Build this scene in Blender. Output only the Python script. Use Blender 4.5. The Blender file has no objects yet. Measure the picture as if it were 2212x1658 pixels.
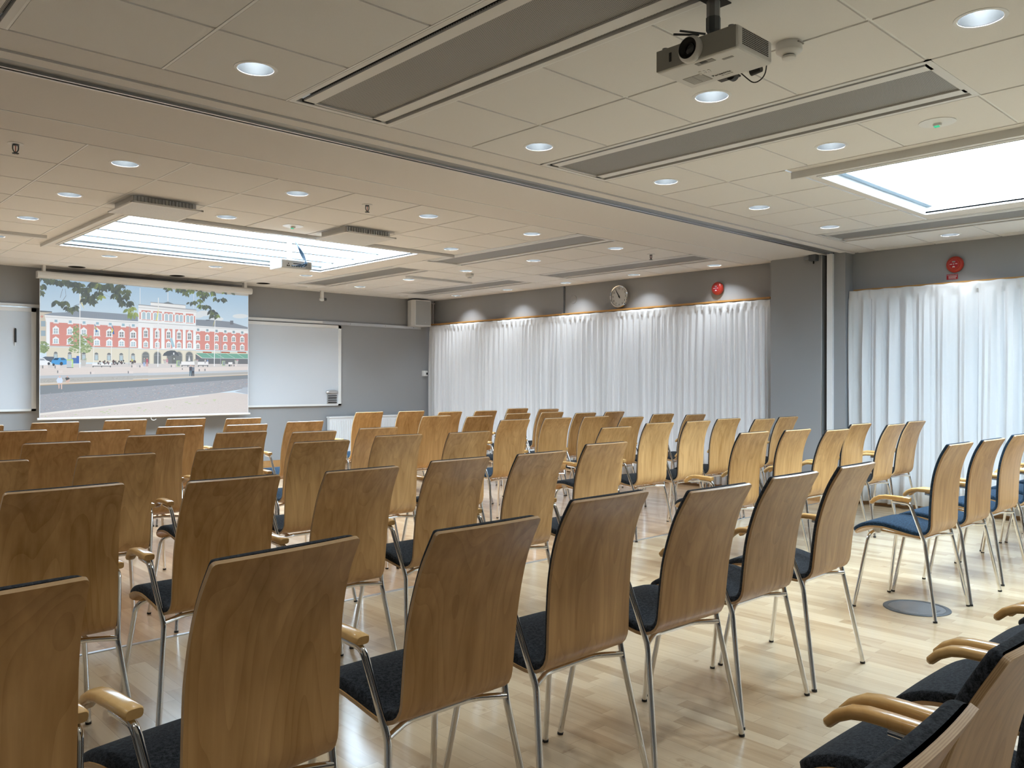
import bpy, bmesh, math, random
LAMP_W = 7; PIC_E = .52; EXPO = .52; SKY_E = 20.
from mathutils import Vector, Matrix
random.seed(7)
SC = bpy.context.scene
COL = SC.collection
PI = math.pi
# ---------------------------------------------------------------- sizes of the room (metres)
EYE = 1.25
CEIL = 2.594
WALL_R = 8.52        # window wall
WALL_F = 11.06       # screen wall
WALL_L = -2.0
WALL_B = -3.6
# ---------------------------------------------------------------- materials
def newmat(name):
    m = bpy.data.materials.new(name); m.use_nodes = True
    return m, m.node_tree.nodes, m.node_tree.links, m.node_tree.nodes['Principled BSDF']
def simple(name, col, rough=.5, metal=0., spec=.5, emit=None, es=0., bump=0., bscale=200., var=0.):
    m, n, l, b = newmat(name)
    b.inputs['Base Color'].default_value = (*col, 1)
    b.inputs['Roughness'].default_value = rough
    b.inputs['Metallic'].default_value = metal
    b.inputs['Specular IOR Level'].default_value = spec
    if emit:
        b.inputs['Emission Color'].default_value = (*emit, 1); b.inputs['Emission Strength'].default_value = es
    tc = n.new('ShaderNodeTexCoord')
    if var or bump:
        no = n.new('ShaderNodeTexNoise'); no.inputs['Scale'].default_value = bscale; no.inputs['Detail'].default_value = 3
        l.new(tc.outputs['Object'], no.inputs['Vector'])
    if var:
        mx = n.new('ShaderNodeMix'); mx.data_type = 'RGBA'
        mx.inputs['A'].default_value = (*[c*(1-var) for c in col], 1); mx.inputs['B'].default_value = (*[min(1, c*(1+var)) for c in col], 1)
        l.new(no.outputs['Fac'], mx.inputs['Factor']); l.new(mx.outputs['Result'], b.inputs['Base Color'])
    if bump:
        bp = n.new('ShaderNodeBump'); bp.inputs['Strength'].default_value = bump; bp.inputs['Distance'].default_value = .002
        l.new(no.outputs['Fac'], bp.inputs['Height']); l.new(bp.outputs['Normal'], b.inputs['Normal'])
    return m
def mathn(n, l, op, a, b=None):
    q = n.new('ShaderNodeMath'); q.operation = op
    for i, v in enumerate((a, b)):
        if v is None: continue
        if isinstance(v, (int, float)): q.inputs[i].default_value = v
        else: l.new(v, q.inputs[i])
    return q.outputs[0]
def ramp(n, l, fac, stops):
    r = n.new('ShaderNodeValToRGB'); e = r.color_ramp.elements
    while len(e) < len(stops): e.new(.5)
    for x, (p, c) in zip(e, stops): x.position = p; x.color = (*c, 1)
    l.new(fac, r.inputs['Fac']); return r.outputs['Color']

def parquet(name, tones, rough, coat):
    m, n, l, b = newmat(name)
    tc = n.new('ShaderNodeTexCoord'); sp = n.new('ShaderNodeSeparateXYZ'); l.new(tc.outputs['Object'], sp.inputs[0])
    X, Y = sp.outputs['X'], sp.outputs['Y']
    u = mathn(n, l, 'DIVIDE', X, .07); row = mathn(n, l, 'FLOOR', u); fu = mathn(n, l, 'FRACT', u)
    wn = n.new('ShaderNodeTexWhiteNoise'); wn.noise_dimensions = '1D'; l.new(row, wn.inputs['W'])
    off = mathn(n, l, 'MULTIPLY', wn.outputs['Value'], 5.3)
    v = mathn(n, l, 'ADD', mathn(n, l, 'DIVIDE', Y, .43), off); cell = mathn(n, l, 'FLOOR', v); fv = mathn(n, l, 'FRACT', v)
    cb = n.new('ShaderNodeCombineXYZ'); l.new(row, cb.inputs[0]); l.new(cell, cb.inputs[1])
    w2 = n.new('ShaderNodeTexWhiteNoise'); w2.noise_dimensions = '3D'; l.new(cb.outputs[0], w2.inputs['Vector'])
    # grain
    mp = n.new('ShaderNodeMapping'); mp.inputs['Scale'].default_value = (38, 2.4, 1)
    add = n.new('ShaderNodeVectorMath'); add.operation = 'MULTIPLY_ADD'
    l.new(w2.outputs['Color'], add.inputs[0]); add.inputs[1].default_value = (3, 9, 0); l.new(tc.outputs['Object'], add.inputs[2])
    l.new(add.outputs[0], mp.inputs[0])
    no = n.new('ShaderNodeTexNoise'); no.inputs['Scale'].default_value = 1; no.inputs['Detail'].default_value = 5; no.inputs['Distortion'].default_value = .6
    l.new(mp.outputs[0], no.inputs['Vector'])
    fac = mathn(n, l, 'ADD', mathn(n, l, 'MULTIPLY', w2.outputs['Value'], .55), mathn(n, l, 'MULTIPLY', no.outputs['Fac'], .55))
    col = ramp(n, l, fac, tones)
    # knots and stains with their own shape
    kn = n.new('ShaderNodeTexNoise'); kn.inputs['Scale'].default_value = 9; kn.inputs['Detail'].default_value = 6
    l.new(tc.outputs['Object'], kn.inputs['Vector'])
    kf = ramp(n, l, kn.outputs['Fac'], [(.0, (1, 1, 1)), (.66, (1, 1, 1)), (.78, (.55, .42, .3))])
    mx = n.new('ShaderNodeMix'); mx.data_type = 'RGBA'; mx.blend_type = 'MULTIPLY'; mx.inputs['Factor'].default_value = 1
    l.new(col, mx.inputs['A']); l.new(kf, mx.inputs['B'])
    # joints
    e1 = mathn(n, l, 'LESS_THAN', fu, .02); e2 = mathn(n, l, 'LESS_THAN', fv, .004)
    e = mathn(n, l, 'MAXIMUM', e1, e2)
    mj = n.new('ShaderNodeMix'); mj.data_type = 'RGBA'; mj.blend_type = 'MULTIPLY'
    l.new(mathn(n, l, 'MULTIPLY', e, .45), mj.inputs['Factor']); l.new(mx.outputs['Result'], mj.inputs['A']); mj.inputs['B'].default_value = (.25, .16, .1, 1)
    l.new(mj.outputs['Result'], b.inputs['Base Color'])
    b.inputs['Roughness'].default_value = rough
    b.inputs['Coat Weight'].default_value = coat; b.inputs['Coat Roughness'].default_value = .16
    return m

def veneer(name, c1, c2, rough, axis=(22, 22, 1.6)):
    m, n, l, b = newmat(name)
    tc = n.new('ShaderNodeTexCoord'); oi = n.new('ShaderNodeObjectInfo')
    cb = n.new('ShaderNodeCombineXYZ')
    r = mathn(n, l, 'MULTIPLY', oi.outputs['Random'], 23.)
    for i in range(3): l.new(r, cb.inputs[i])
    ad = n.new('ShaderNodeVectorMath'); ad.operation = 'ADD'; l.new(tc.outputs['Object'], ad.inputs[0]); l.new(cb.outputs[0], ad.inputs[1])
    # cathedral figure: slow noise bent into bands
    mp0 = n.new('ShaderNodeMapping'); mp0.inputs['Scale'].default_value = (5.5, 5.5, .55); l.new(ad.outputs[0], mp0.inputs[0])
    n0 = n.new('ShaderNodeTexNoise'); n0.inputs['Scale'].default_value = 1.; n0.inputs['Detail'].default_value = 1.5; l.new(mp0.outputs[0], n0.inputs['Vector'])
    bands = mathn(n, l, 'FRACT', mathn(n, l, 'MULTIPLY', n0.outputs['Fac'], 16.))
    bands = mathn(n, l, 'POWER', bands, 3.)
    mp = n.new('ShaderNodeMapping'); mp.inputs['Scale'].default_value = axis; l.new(ad.outputs[0], mp.inputs[0])
    n1 = n.new('ShaderNodeTexNoise'); n1.inputs['Scale'].default_value = 2.; n1.inputs['Detail'].default_value = 6; l.new(mp.outputs[0], n1.inputs['Vector'])
    mp2 = n.new('ShaderNodeMapping'); mp2.inputs['Scale'].default_value = (5, 5, .5); l.new(ad.outputs[0], mp2.inputs[0])
    n2 = n.new('ShaderNodeTexNoise'); n2.inputs['Scale'].default_value = 2.; n2.inputs['Detail'].default_value = 2; l.new(mp2.outputs[0], n2.inputs['Vector'])
    f = mathn(n, l, 'ADD', mathn(n, l, 'MULTIPLY', n1.outputs['Fac'], .40), mathn(n, l, 'MULTIPLY', n2.outputs['Fac'], .44))
    f = mathn(n, l, 'SUBTRACT', f, mathn(n, l, 'MULTIPLY', bands, .09))
    f = mathn(n, l, 'ADD', f, mathn(n, l, 'MULTIPLY', mathn(n, l, 'SUBTRACT', oi.outputs['Random'], .5), .16))
    col = ramp(n, l, f, [(.20, c1), (.60, c2)])
    l.new(col, b.inputs['Base Color']); b.inputs['Roughness'].default_value = rough
    b.inputs['Coat Weight'].default_value = .12; b.inputs['Coat Roughness'].default_value = .25; b.inputs['Specular IOR Level'].default_value = .35
    return m

def plyedge(name):
    m, n, l, b = newmat(name)
    tc = n.new('ShaderNodeTexCoord')
    no = n.new('ShaderNodeTexNoise'); no.inputs['Scale'].default_value = 60; l.new(tc.outputs['Object'], no.inputs['Vector'])
    sp = n.new('ShaderNodeSeparateXYZ'); l.new(tc.outputs['UV'], sp.inputs[0])
    st = mathn(n, l, 'FRACT', mathn(n, l, 'MULTIPLY', sp.outputs['Y'], 4.))
    st = mathn(n, l, 'GREATER_THAN', st, .55)
    f = mathn(n, l, 'ADD', mathn(n, l, 'MULTIPLY', st, .5), mathn(n, l, 'MULTIPLY', no.outputs['Fac'], .4))
    l.new(ramp(n, l, f, [(.1, (.55, .36, .18)), (.9, (.36, .20, .085))]), b.inputs['Base Color'])
    b.inputs['Roughness'].default_value = .4
    return m

def felt(name, c1, c2):
    m, n, l, b = newmat(name)
    tc = n.new('ShaderNodeTexCoord')
    no = n.new('ShaderNodeTexNoise'); no.inputs['Scale'].default_value = 420; no.inputs['Detail'].default_value = 3; l.new(tc.outputs['Object'], no.inputs['Vector'])
    nb = n.new('ShaderNodeTexNoise'); nb.inputs['Scale'].default_value = 130; nb.inputs['Detail'].default_value = 4; l.new(tc.outputs['Object'], nb.inputs['Vector'])
    f = mathn(n, l, 'MULTIPLY', mathn(n, l, 'ADD', no.outputs['Fac'], nb.outputs['Fac']), .5)
    l.new(ramp(n, l, f, [(.40, c1), (.66, c2)]), b.inputs['Base Color'])
    b.inputs['Roughness'].default_value = .95; b.inputs['Specular IOR Level'].default_value = .1
    b.inputs['Sheen Weight'].default_value = .05; b.inputs['Sheen Roughness'].default_value = .6
    bp = n.new('ShaderNodeBump'); bp.inputs['Strength'].default_value = .5; bp.inputs['Distance'].default_value = .0015
    l.new(nb.outputs['Fac'], bp.inputs['Height']); l.new(bp.outputs['Normal'], b.inputs['Normal'])
    return m

def curtainmat(name, col):
    m, n, l, b = newmat(name)
    out = n['Material Output']
    tc = n.new('ShaderNodeTexCoord'); no = n.new('ShaderNodeTexNoise'); no.inputs['Scale'].default_value = 700; l.new(tc.outputs['Object'], no.inputs['Vector'])
    mx = n.new('ShaderNodeMix'); mx.data_type = 'RGBA'; mx.inputs['A'].default_value = (*[c*.93 for c in col], 1); mx.inputs['B'].default_value = (*col, 1)
    l.new(no.outputs['Fac'], mx.inputs['Factor']); l.new(mx.outputs['Result'], b.inputs['Base Color'])
    b.inputs['Roughness'].default_value = .9; b.inputs['Specular IOR Level'].default_value = .1
    tr = n.new('ShaderNodeBsdfTranslucent'); l.new(mx.outputs['Result'], tr.inputs['Color'])
    tp = n.new('ShaderNodeBsdfTransparent'); tp.inputs['Color'].default_value = (1, 1, 1, 1)
    ms = n.new('ShaderNodeMixShader'); ms.inputs['Fac'].default_value = .35
    l.new(b.outputs[0], ms.inputs[1]); l.new(tr.outputs[0], ms.inputs[2])
    m2 = n.new('ShaderNodeMixShader'); m2.inputs['Fac'].default_value = .06
    l.new(ms.outputs[0], m2.inputs[1]); l.new(tp.outputs[0], m2.inputs[2])
    l.new(m2.outputs[0], out.inputs['Surface'])
    return m

def perforated(name, base, hole, pitch, rad=.33, rough=.5, thr=None):
    m, n, l, b = newmat(name)
    tc = n.new('ShaderNodeTexCoord'); sp = n.new('ShaderNodeSeparateXYZ'); l.new(tc.outputs['Object'], sp.inputs[0])
    u = mathn(n, l, 'DIVIDE', sp.outputs['X'], pitch); v = mathn(n, l, 'DIVIDE', sp.outputs['Y'], pitch)
    ro = mathn(n, l, 'MULTIPLY', mathn(n, l, 'FLOOR', v), .5)
    fu = mathn(n, l, 'SUBTRACT', mathn(n, l, 'FRACT', mathn(n, l, 'ADD', u, ro)), .5)
    fv = mathn(n, l, 'SUBTRACT', mathn(n, l, 'FRACT', v), .5)
    d = mathn(n, l, 'SQRT', mathn(n, l, 'ADD', mathn(n, l, 'MULTIPLY', fu, fu), mathn(n, l, 'MULTIPLY', fv, fv)))
    h = mathn(n, l, 'LESS_THAN', d, rad)
    mx = n.new('ShaderNodeMix'); mx.data_type = 'RGBA'; mx.inputs['A'].default_value = (*base, 1); mx.inputs['B'].default_value = (*hole, 1)
    l.new(h, mx.inputs['Factor']); l.new(mx.outputs['Result'], b.inputs['Base Color']); b.inputs['Roughness'].default_value = rough
    return m

def emis(name, col, s):
    m, n, l, b = newmat(name)
    e = n.new('ShaderNodeEmission'); e.inputs[0].default_value = (*col, 1); e.inputs[1].default_value = s
    l.new(e.outputs[0], n['Material Output'].inputs['Surface']); return m

M = dict(
 wall=simple('grey wall paint', (.325, .328, .332), .85, bump=.15, bscale=260, var=.02),
 ceil=simple('ceiling tile', (.80, .785, .765), .95, spec=.1, bump=.25, bscale=420, var=.03),
 bar=simple('ceiling grid bar', (.86, .86, .85), .5),
 board=simple('ceiling board', (.76, .735, .71), .9, spec=.1, var=.02, bscale=90),
 white=simple('white enamel', (.80, .80, .79), .4),
 offwhite=simple('off-white plastic', (.72, .71, .69), .45),
 beamw=simple('beam white metal', (.74, .73, .71), .4),
 black=simple('black recess', (.008, .008, .008), .8),
 rubber=simple('black rubber', (.015, .015, .015), .6),
 dark=simple('dark grey metal', (.10, .11, .12), .45, metal=.3),
 track=simple('aluminium track', (.27, .28, .29), .4, metal=.6),
 alu=simple('brushed aluminium', (.62, .63, .64), .35, metal=.9),
 chrome=simple('chrome tube', (.80, .80, .80), .08, metal=1.),
 reflector=simple('downlight reflector', (.085, .088, .088), .33, metal=.9),
 fl_near=parquet('maple parquet', [(.12, (.33, .22, .11)), (.32, (.45, .32, .185)), (.55, (.53, .40, .245)), (.85, (.61, .48, .31))], .38, .8),
 fl_far=parquet('oak parquet', [(.05, (.34, .19, .09)), (.4, (.52, .31, .155)), (.7, (.62, .40, .22)), (.95, (.70, .49, .29))], .36, .9),
 veneer=veneer('beech veneer', (.34, .165, .043), (.66, .385, .155), .36),
 arm=veneer('varnished beech', (.66, .36, .12), (.80, .50, .20), .18, (30, 3, 30)),
 edge=plyedge('plywood edge'),
 felt=felt('charcoal felt', (.003, .0033, .004), (.042, .046, .052)),
 blue=felt('navy and skylit felt', (.003, .008, .017), (.028, .062, .10)),
 curt=curtainmat('white curtain cloth', (.93, .92, .91)),
 grille=perforated('perforated grille', (.42, .415, .40), (.05, .05, .05), .0075, .36),
 diffuser=perforated('perforated diffuser', (.74, .75, .75), (.40, .40, .40), .006, .28),
 skirt=veneer('oak skirting', (.35, .17, .06), (.50, .28, .11), .4, (2, 2, 30)),
 rail=simple('orange pine rail', (.55, .27, .07), .45, var=.1, bscale=30),
 sky=emis('daylight sky', (.62, .82, 1.), SKY_E),
 barsky=simple('glazing bar', (.25, .32, .38), .5),
 day=emis('daylight behind window', (.50, .70, 1.), .3),
 day1=emis('grey daylight behind window', (.80, .88, 1.), .95),
 lamp=emis('lamp disc', (.90, .96, 1.), 5.),
 wboard=simple('whiteboard enamel', (.62, .645, .68), .22, spec=.5),
 red=simple('red enamel', (.42, .035, .02), .35),
 redsign=simple('red sign', (.40, .01, .02), .4),
 signw=simple('sign white', (.75, .7, .68), .5),
 green=emis('green indicator', (.1, .75, .4), .6),
 face=simple('clock face', (.62, .60, .57), .5),
 ink=simple('black ink', (.01, .01, .01), .5),
 greyink=simple('grey print', (.30, .29, .27), .6),
 cloth=simple('speaker cloth', (.40, .405, .40), .9, bump=.3, bscale=900),
 housing=simple('screen housing', (.68, .67, .65), .45),
 fabric=simple('screen fabric', (.80, .81, .82), .7),
 lens=simple('lens glass', (.004, .004, .006), .05, spec=.8),
 cable=simple('blue-black cable', (.02, .05, .09), .5),
 lid=simple('grey floor lid', (.13, .14, .15), .25),
 radiator=simple('radiator enamel', (.78, .79, .80), .4),
)
# ---------------------------------------------------------------- mesh helpers
class MB:
    def __init__(s): s.v = []; s.f = []; s.mi = []; s.uv = {}
    def quad(s, a, b, c, d, mi=0): k = len(s.v); s.v += [a, b, c, d]; s.f.append((k, k+1, k+2, k+3)); s.mi.append(mi); return s
    def poly(s, pts, mi=0): k = len(s.v); s.v += list(pts); s.f.append(tuple(range(k, k+len(pts)))); s.mi.append(mi); return s
    def box(s, x0, x1, y0, y1, z0, z1, mi=0):
        k = len(s.v)
        s.v += [(x0, y0, z0), (x1, y0, z0), (x1, y1, z0), (x0, y1, z0), (x0, y0, z1), (x1, y0, z1), (x1, y1, z1), (x0, y1, z1)]
        for f in ((0, 3, 2, 1), (4, 5, 6, 7), (0, 1, 5, 4), (1, 2, 6, 5), (2, 3, 7, 6), (3, 0, 4, 7)):
            s.f.append(tuple(k+i for i in f)); s.mi.append(mi)
        return s
    def lathe(s, prof, c=(0, 0, 0), ax='z', n=32, mi=0, cap=True):
        k = len(s.v)
        for r, h in prof:
            for i in range(n):
                a = 2*PI*i/n; p = (r*math.cos(a), r*math.sin(a), h)
                if ax == 'x': p = (p[2], p[0], p[1])
                if ax == 'y': p = (p[0], p[2], p[1])
                s.v.append((c[0]+p[0], c[1]+p[1], c[2]+p[2]))
        for j in range(len(prof)-1):
            for i in range(n):
                s.f.append((k+j*n+i, k+j*n+(i+1) % n, k+(j+1)*n+(i+1) % n, k+(j+1)*n+i)); s.mi.append(mi)
        if cap:
            s.f.append(tuple(k+i for i in reversed(range(n)))); s.mi.append(mi)
            s.f.append(tuple(k+(len(prof)-1)*n+i for i in range(n))); s.mi.append(mi)
        return s
    def tube(s, pts, r, n=10, bend=.0, mi=0, caps=True, section=None):
        pts = [Vector(p) for p in pts]
        if bend:
            q = [pts[0]]
            for i in range(1, len(pts)-1):
                a, b, c = pts[i-1], pts[i], pts[i+1]
                u = (a-b); w = (c-b); d = min(bend, u.length*.48, w.length*.48)
                p0 = b+u.normalized()*d; p1 = b+w.normalized()*d
                for t in (0, .2, .4, .6, .8, 1):
                    q.append(p0*(1-t)**2+b*2*t*(1-t)+p1*t*t)
            q.append(pts[-1]); pts = q
        k = len(s.v); N = len(pts); t0 = (pts[1]-pts[0]).normalized()
        up = Vector((0, 0, 1)) if abs(t0.z) < .9 else Vector((0, 1, 0))
        nx = t0.cross(up).normalized(); ny = nx.cross(t0).normalized()
        for i, p in enumerate(pts):
            t = (pts[min(i+1, N-1)]-pts[max(i-1, 0)]).normalized()
            nx = (nx-t*nx.dot(t)).normalized(); ny = t.cross(nx).normalized()*-1
            rr = r if not callable(r) else r(i/(N-1))
            sec = section or [(math.cos(2*PI*j/n), math.sin(2*PI*j/n)) for j in range(n)]
            for (a, b) in sec: s.v.append(tuple(p+nx*a*rr+ny*b*rr))
        n = len(section) if section else n
        for i in range(N-1):
            for j in range(n):
                s.f.append((k+i*n+j, k+i*n+(j+1) % n, k+(i+1)*n+(j+1) % n, k+(i+1)*n+j)); s.mi.append(mi)
        if caps:
            s.f.append(tuple(k+j for j in reversed(range(n)))); s.mi.append(mi)
            s.f.append(tuple(k+(N-1)*n+j for j in range(n))); s.mi.append(mi)
        return s
    def build(s, name, mats, parent=None, smooth=False, bevel=0, fix=True):
        me = bpy.data.meshes.new(name); me.from_pydata([tuple(v) for v in s.v], [], s.f)
        if not isinstance(mats, (list, tuple)): mats = [mats]
        for m in mats: me.materials.append(m)
        for p, i in zip(me.polygons, s.mi): p.material_index = i
        if fix:
            bm = bmesh.new(); bm.from_mesh(me); bmesh.ops.recalc_face_normals(bm, faces=bm.faces); bm.to_mesh(me); bm.free()
        if smooth:
            for p in me.polygons: p.use_smooth = True
            try: me.set_sharp_from_angle(angle=math.radians(38))
            except Exception: pass
        o = bpy.data.objects.new(name, me); COL.objects.link(o)
        if parent: o.parent = parent
        if bevel:
            b = o.modifiers.new('bevel', 'BEVEL'); b.width = bevel; b.segments = 3; b.limit_method = 'ANGLE'
        return o
def tag(o, label=None, cat=None, group=None, kind=None):
    if label: o['label'] = label
    if cat: o['category'] = cat
    if group: o['group'] = group
    if kind: o['kind'] = kind
    return o
def empty(name, loc, rz=0.):
    o = bpy.data.objects.new(name, None); o.empty_display_size = .1; COL.objects.link(o)
    o.location = loc; o.rotation_euler = (0, 0, rz); return o
def copy_tree(o, parent=None, memo=None):
    c = o.copy(); COL.objects.link(c); c.parent = parent
    for ch in [x for x in KIDS.get(o, [])]: copy_tree(ch, c)
    return c
KIDS = {}
def remember(root):
    for o in list(COL.objects):
        if o.parent is not None: KIDS.setdefault(o.parent, [])
    def rec(r):
        KIDS[r] = [x for x in COL.objects if x.parent == r]
        for x in KIDS[r]: rec(x)
    rec(root)
def struct(o): o['kind'] = 'structure'; return o
def text_obj(name, s, size, mat, parent=None, matrix=None, depth=.0006, align='CENTER'):
    cu = bpy.data.curves.new(name, 'FONT'); cu.body = s; cu.size = size; cu.extrude = depth; cu.align_x = align; cu.align_y = 'CENTER'
    tmp = bpy.data.objects.new('tmp', cu); COL.objects.link(tmp)
    dg = bpy.context.evaluated_depsgraph_get(); dg.update()
    me = bpy.data.meshes.new_from_object(tmp.evaluated_get(dg)); bpy.data.objects.remove(tmp)
    me.materials.clear(); me.materials.append(mat); me.name = name
    if matrix: me.transform(matrix)
    o = bpy.data.objects.new(name, me); COL.objects.link(o)
    if parent: o.parent = parent
    return o
def basis(right, up, loc):
    r = Vector(right).normalized(); u = Vector(up).normalized(); n = r.cross(u)
    return Matrix(((r.x, u.x, n.x, loc[0]), (r.y, u.y, n.y, loc[1]), (r.z, u.z, n.z, loc[2]), (0, 0, 0, 1)))
ORD = ['', 'first', 'second', 'third', 'fourth', 'fifth', 'sixth', 'seventh', 'eighth', 'ninth', 'tenth', 'eleventh', 'twelfth', 'thirteenth']
# ================================================================ SETTING
YS = 4.10      # line of the folding partition
f = MB().quad((WALL_L, WALL_B, 0), (WALL_R+.1, WALL_B, 0), (WALL_R+.1, YS, 0), (WALL_L, YS, 0)).build('floor_near', M['fl_near'], fix=False); struct(f)
f = MB().quad((WALL_L, YS, 0), (WALL_R+.1, YS, 0), (WALL_R+.1, WALL_F+.1, 0), (WALL_L, WALL_F+.1, 0)).build('floor_far', M['fl_far'], fix=False); struct(f)
struct(MB().box(WALL_L, 8.33, YS-.011, YS+.011, .0, .004).build('trim_1', M['alu']))
TOP = CEIL+.6
struct(MB().box(WALL_R, WALL_R+.15, WALL_B, WALL_F+.15, 0, TOP).build('wall_right', M['wall']))
struct(MB().box(WALL_L, WALL_R, WALL_F, WALL_F+.15, 0, TOP).build('wall_front', M['wall']))
struct(MB().box(WALL_L-.15, WALL_L, WALL_B, WALL_F+.15, 0, TOP).build('wall_left', M['wall']))
struct(MB().box(WALL_L, WALL_R, WALL_B-.15, WALL_B, 0, TOP).build('wall_back', M['wall']))
# skirting
struct(MB().box(WALL_L, WALL_R-.02, WALL_F-.018, WALL_F, 0, .115).box(WALL_L, WALL_R-.02, WALL_F-.024, WALL_F, 0, .02).build('baseboard_front', M['skirt']))
struct(MB().box(WALL_R-.02, WALL_R, 4.74, WALL_F, 0, .09).box(WALL_R-.02, WALL_R, WALL_B, 3.90, 0, .09).build('baseboard_right', M['skirt']))
# pier with the partition pocket
struct(MB().box(8.335, WALL_R, 4.15, 4.735, 0, CEIL+.02).box(8.335, 8.345, 4.144, 4.15, 0, CEIL, 1).build('wall_pier_far', [M['wall'], M['alu']]))
struct(MB().box(8.35, WALL_R, 3.90, 4.02, 0, CEIL+.02).build('wall_pier_near', M['wall']))
struct(MB().box(8.315, 8.335, 4.15, 4.735, 0, .09).build('baseboard_pier', M['skirt']))
struct(MB().box(8.44, WALL_R, 4.02, 4.15, 0, CEIL+.02).build('wall_pocket', M['black']))
t = MB().box(8.315, 8.42, 4.02, 4.082, 0, CEIL-.005).build('partition_jamb', M['white'], bevel=.002)
tag(t, 'white vertical jamb post of the folding partition beside the grey pier', 'post')
c = MB(); 
for z in (1.35, 1.9, .75): c.lathe([(.006, 0), (.006, .006)], (8.36, 4.086, z), 'y', 12)
c.build('screw', M['alu'], t)
# partition stop bracket hanging at the head of the pocket
e = empty('track_end_bracket', (8.30, 4.20, CEIL-.02)); tag(e, 'small dark grey bracket under the ceiling track at the pier', 'bracket')
MB().box(-.035, .035, -.02, .06, -.045, .024).build('body', M['dark'], e, bevel=.006)
MB().box(-.025, .03, .06, .12, -.03, .01).build('clamp', M['track'], e, bevel=.004)
MB().lathe([(.006, 0), (.008, -.02), (.004, -.03)], (0, .02, -.045), 'z', 12).build('knob', M['black'], e)

# ---------------- ceiling
G = .008  # half gap of the grid
near_x = [-1.6, -1.01, -.42, .165, .75, 1.337, 1.92, 2.51, 3.07, 3.63, 4.245, 4.86, 5.45, 6.03, 6.61, 7.19, 7.765, 8.35]
near_x = [-2.0] + near_x + [8.52]
near_y = [-3.3+.58*i for i in range(0)] 
near_y = [3.64, 3.08, 2.50, 1.92, 1.345, .765, .19, -.39, -.97, -1.55, -2.13, -2.71, -3.29, -3.6][::-1]
far_x = [-2.0]+[1.456+.5875*k for k in range(-5, 12)]+[7.919, 8.52]
far_x = [-2.0]+[1.456+.5875*k for k in range(-5, 12)]+[8.5]
far_y = [5.087+.585*k for k in range(0, 11)]+[11.06]
far_y[-2] = 10.937
Z_NEAR = [('beam', .165, .75, 1.33, 3.64), ('beam', 1.92, 2.51, 1.33, 3.64), ('beam', 3.63, 4.245, 1.33, 3.64), ('beam', 7.19, 7.765, 1.33, 3.64), ('sky', 4.86, 7.19, -.39, 2.66)]
Z_FAR = [('beam', far_x[8], far_x[9], 5.087, 7.427)]
fx = lambda k: 1.456+.5875*k
Z_FAR = [('beam', fx(7), fx(8), 5.087, 7.427), ('beam', fx(10), fx(11), 5.087, 7.427), ('beam', fx(7), fx(8), 8.0, 10.352), ('beam', fx(10), fx(11), 8.0, 10.352),
         ('sky', fx(1), fx(7), 6.842, 9.182)]
DL = []   # downlights (x, y, on, section)
for x in (1.628, 3.35, 4.552, 5.74, 6.90): DL.append((x, 3.36, 1, 'n'))
for x in (3.35, 4.552): DL.append((x, 2.21, 1, 'n'))
for x in (3.35, 4.552): DL.append((x, 1.055, 1, 'n'))
DL.append((8.06, 2.79, 1, 'n'))
hid = [(1.628, 1.055), (8.06, 1.63), (8.06, .48), (8.06, -.68), (3.35, -.68), (4.552, -.68), (1.628, -.68), (-.13, .48), (-.13, 2.21), (-.13, -1.26), (3.35, -2.42), (5.74, -1.84), (6.9, -1.84), (-.13, 3.36), (6.9, -.68)]  # extra downlights outside the view, added for room lighting
for x, y in hid: DL.append((x, y, 1, 'h'))
for k, ys in ((0, (5.38, 6.55, 7.72, 8.89)), (2, (5.38, 6.55)), (4, (5.38,)), (6, (5.38, 6.55)), (8, (5.38, 6.55, 7.72, 8.89, 10.06)), (11, (5.38, 6.55, 7.72, 8.89, 10.06))):
    for y in ys: DL.append((fx(k)+.294, y, 1, 'f'))
for k in (2, 4, 6): DL.append((fx(k)+.294, 9.475, 1, 'f'))
for k in (7, 10): DL.append((fx(k)+.294, 10.645, 2, 'f'))
for k in (2, 4, 6): DL.append((fx(k)+.294, 10.645, 0, 'f'))
for x, y in ((-.6, 5.38), (-.6, 7.72), (-.6, 10.06), (.57, 9.475)): DL.append((x, y, 1, 'h'))  # more unseen downlights, added to light the far section
HR = .075
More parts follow.
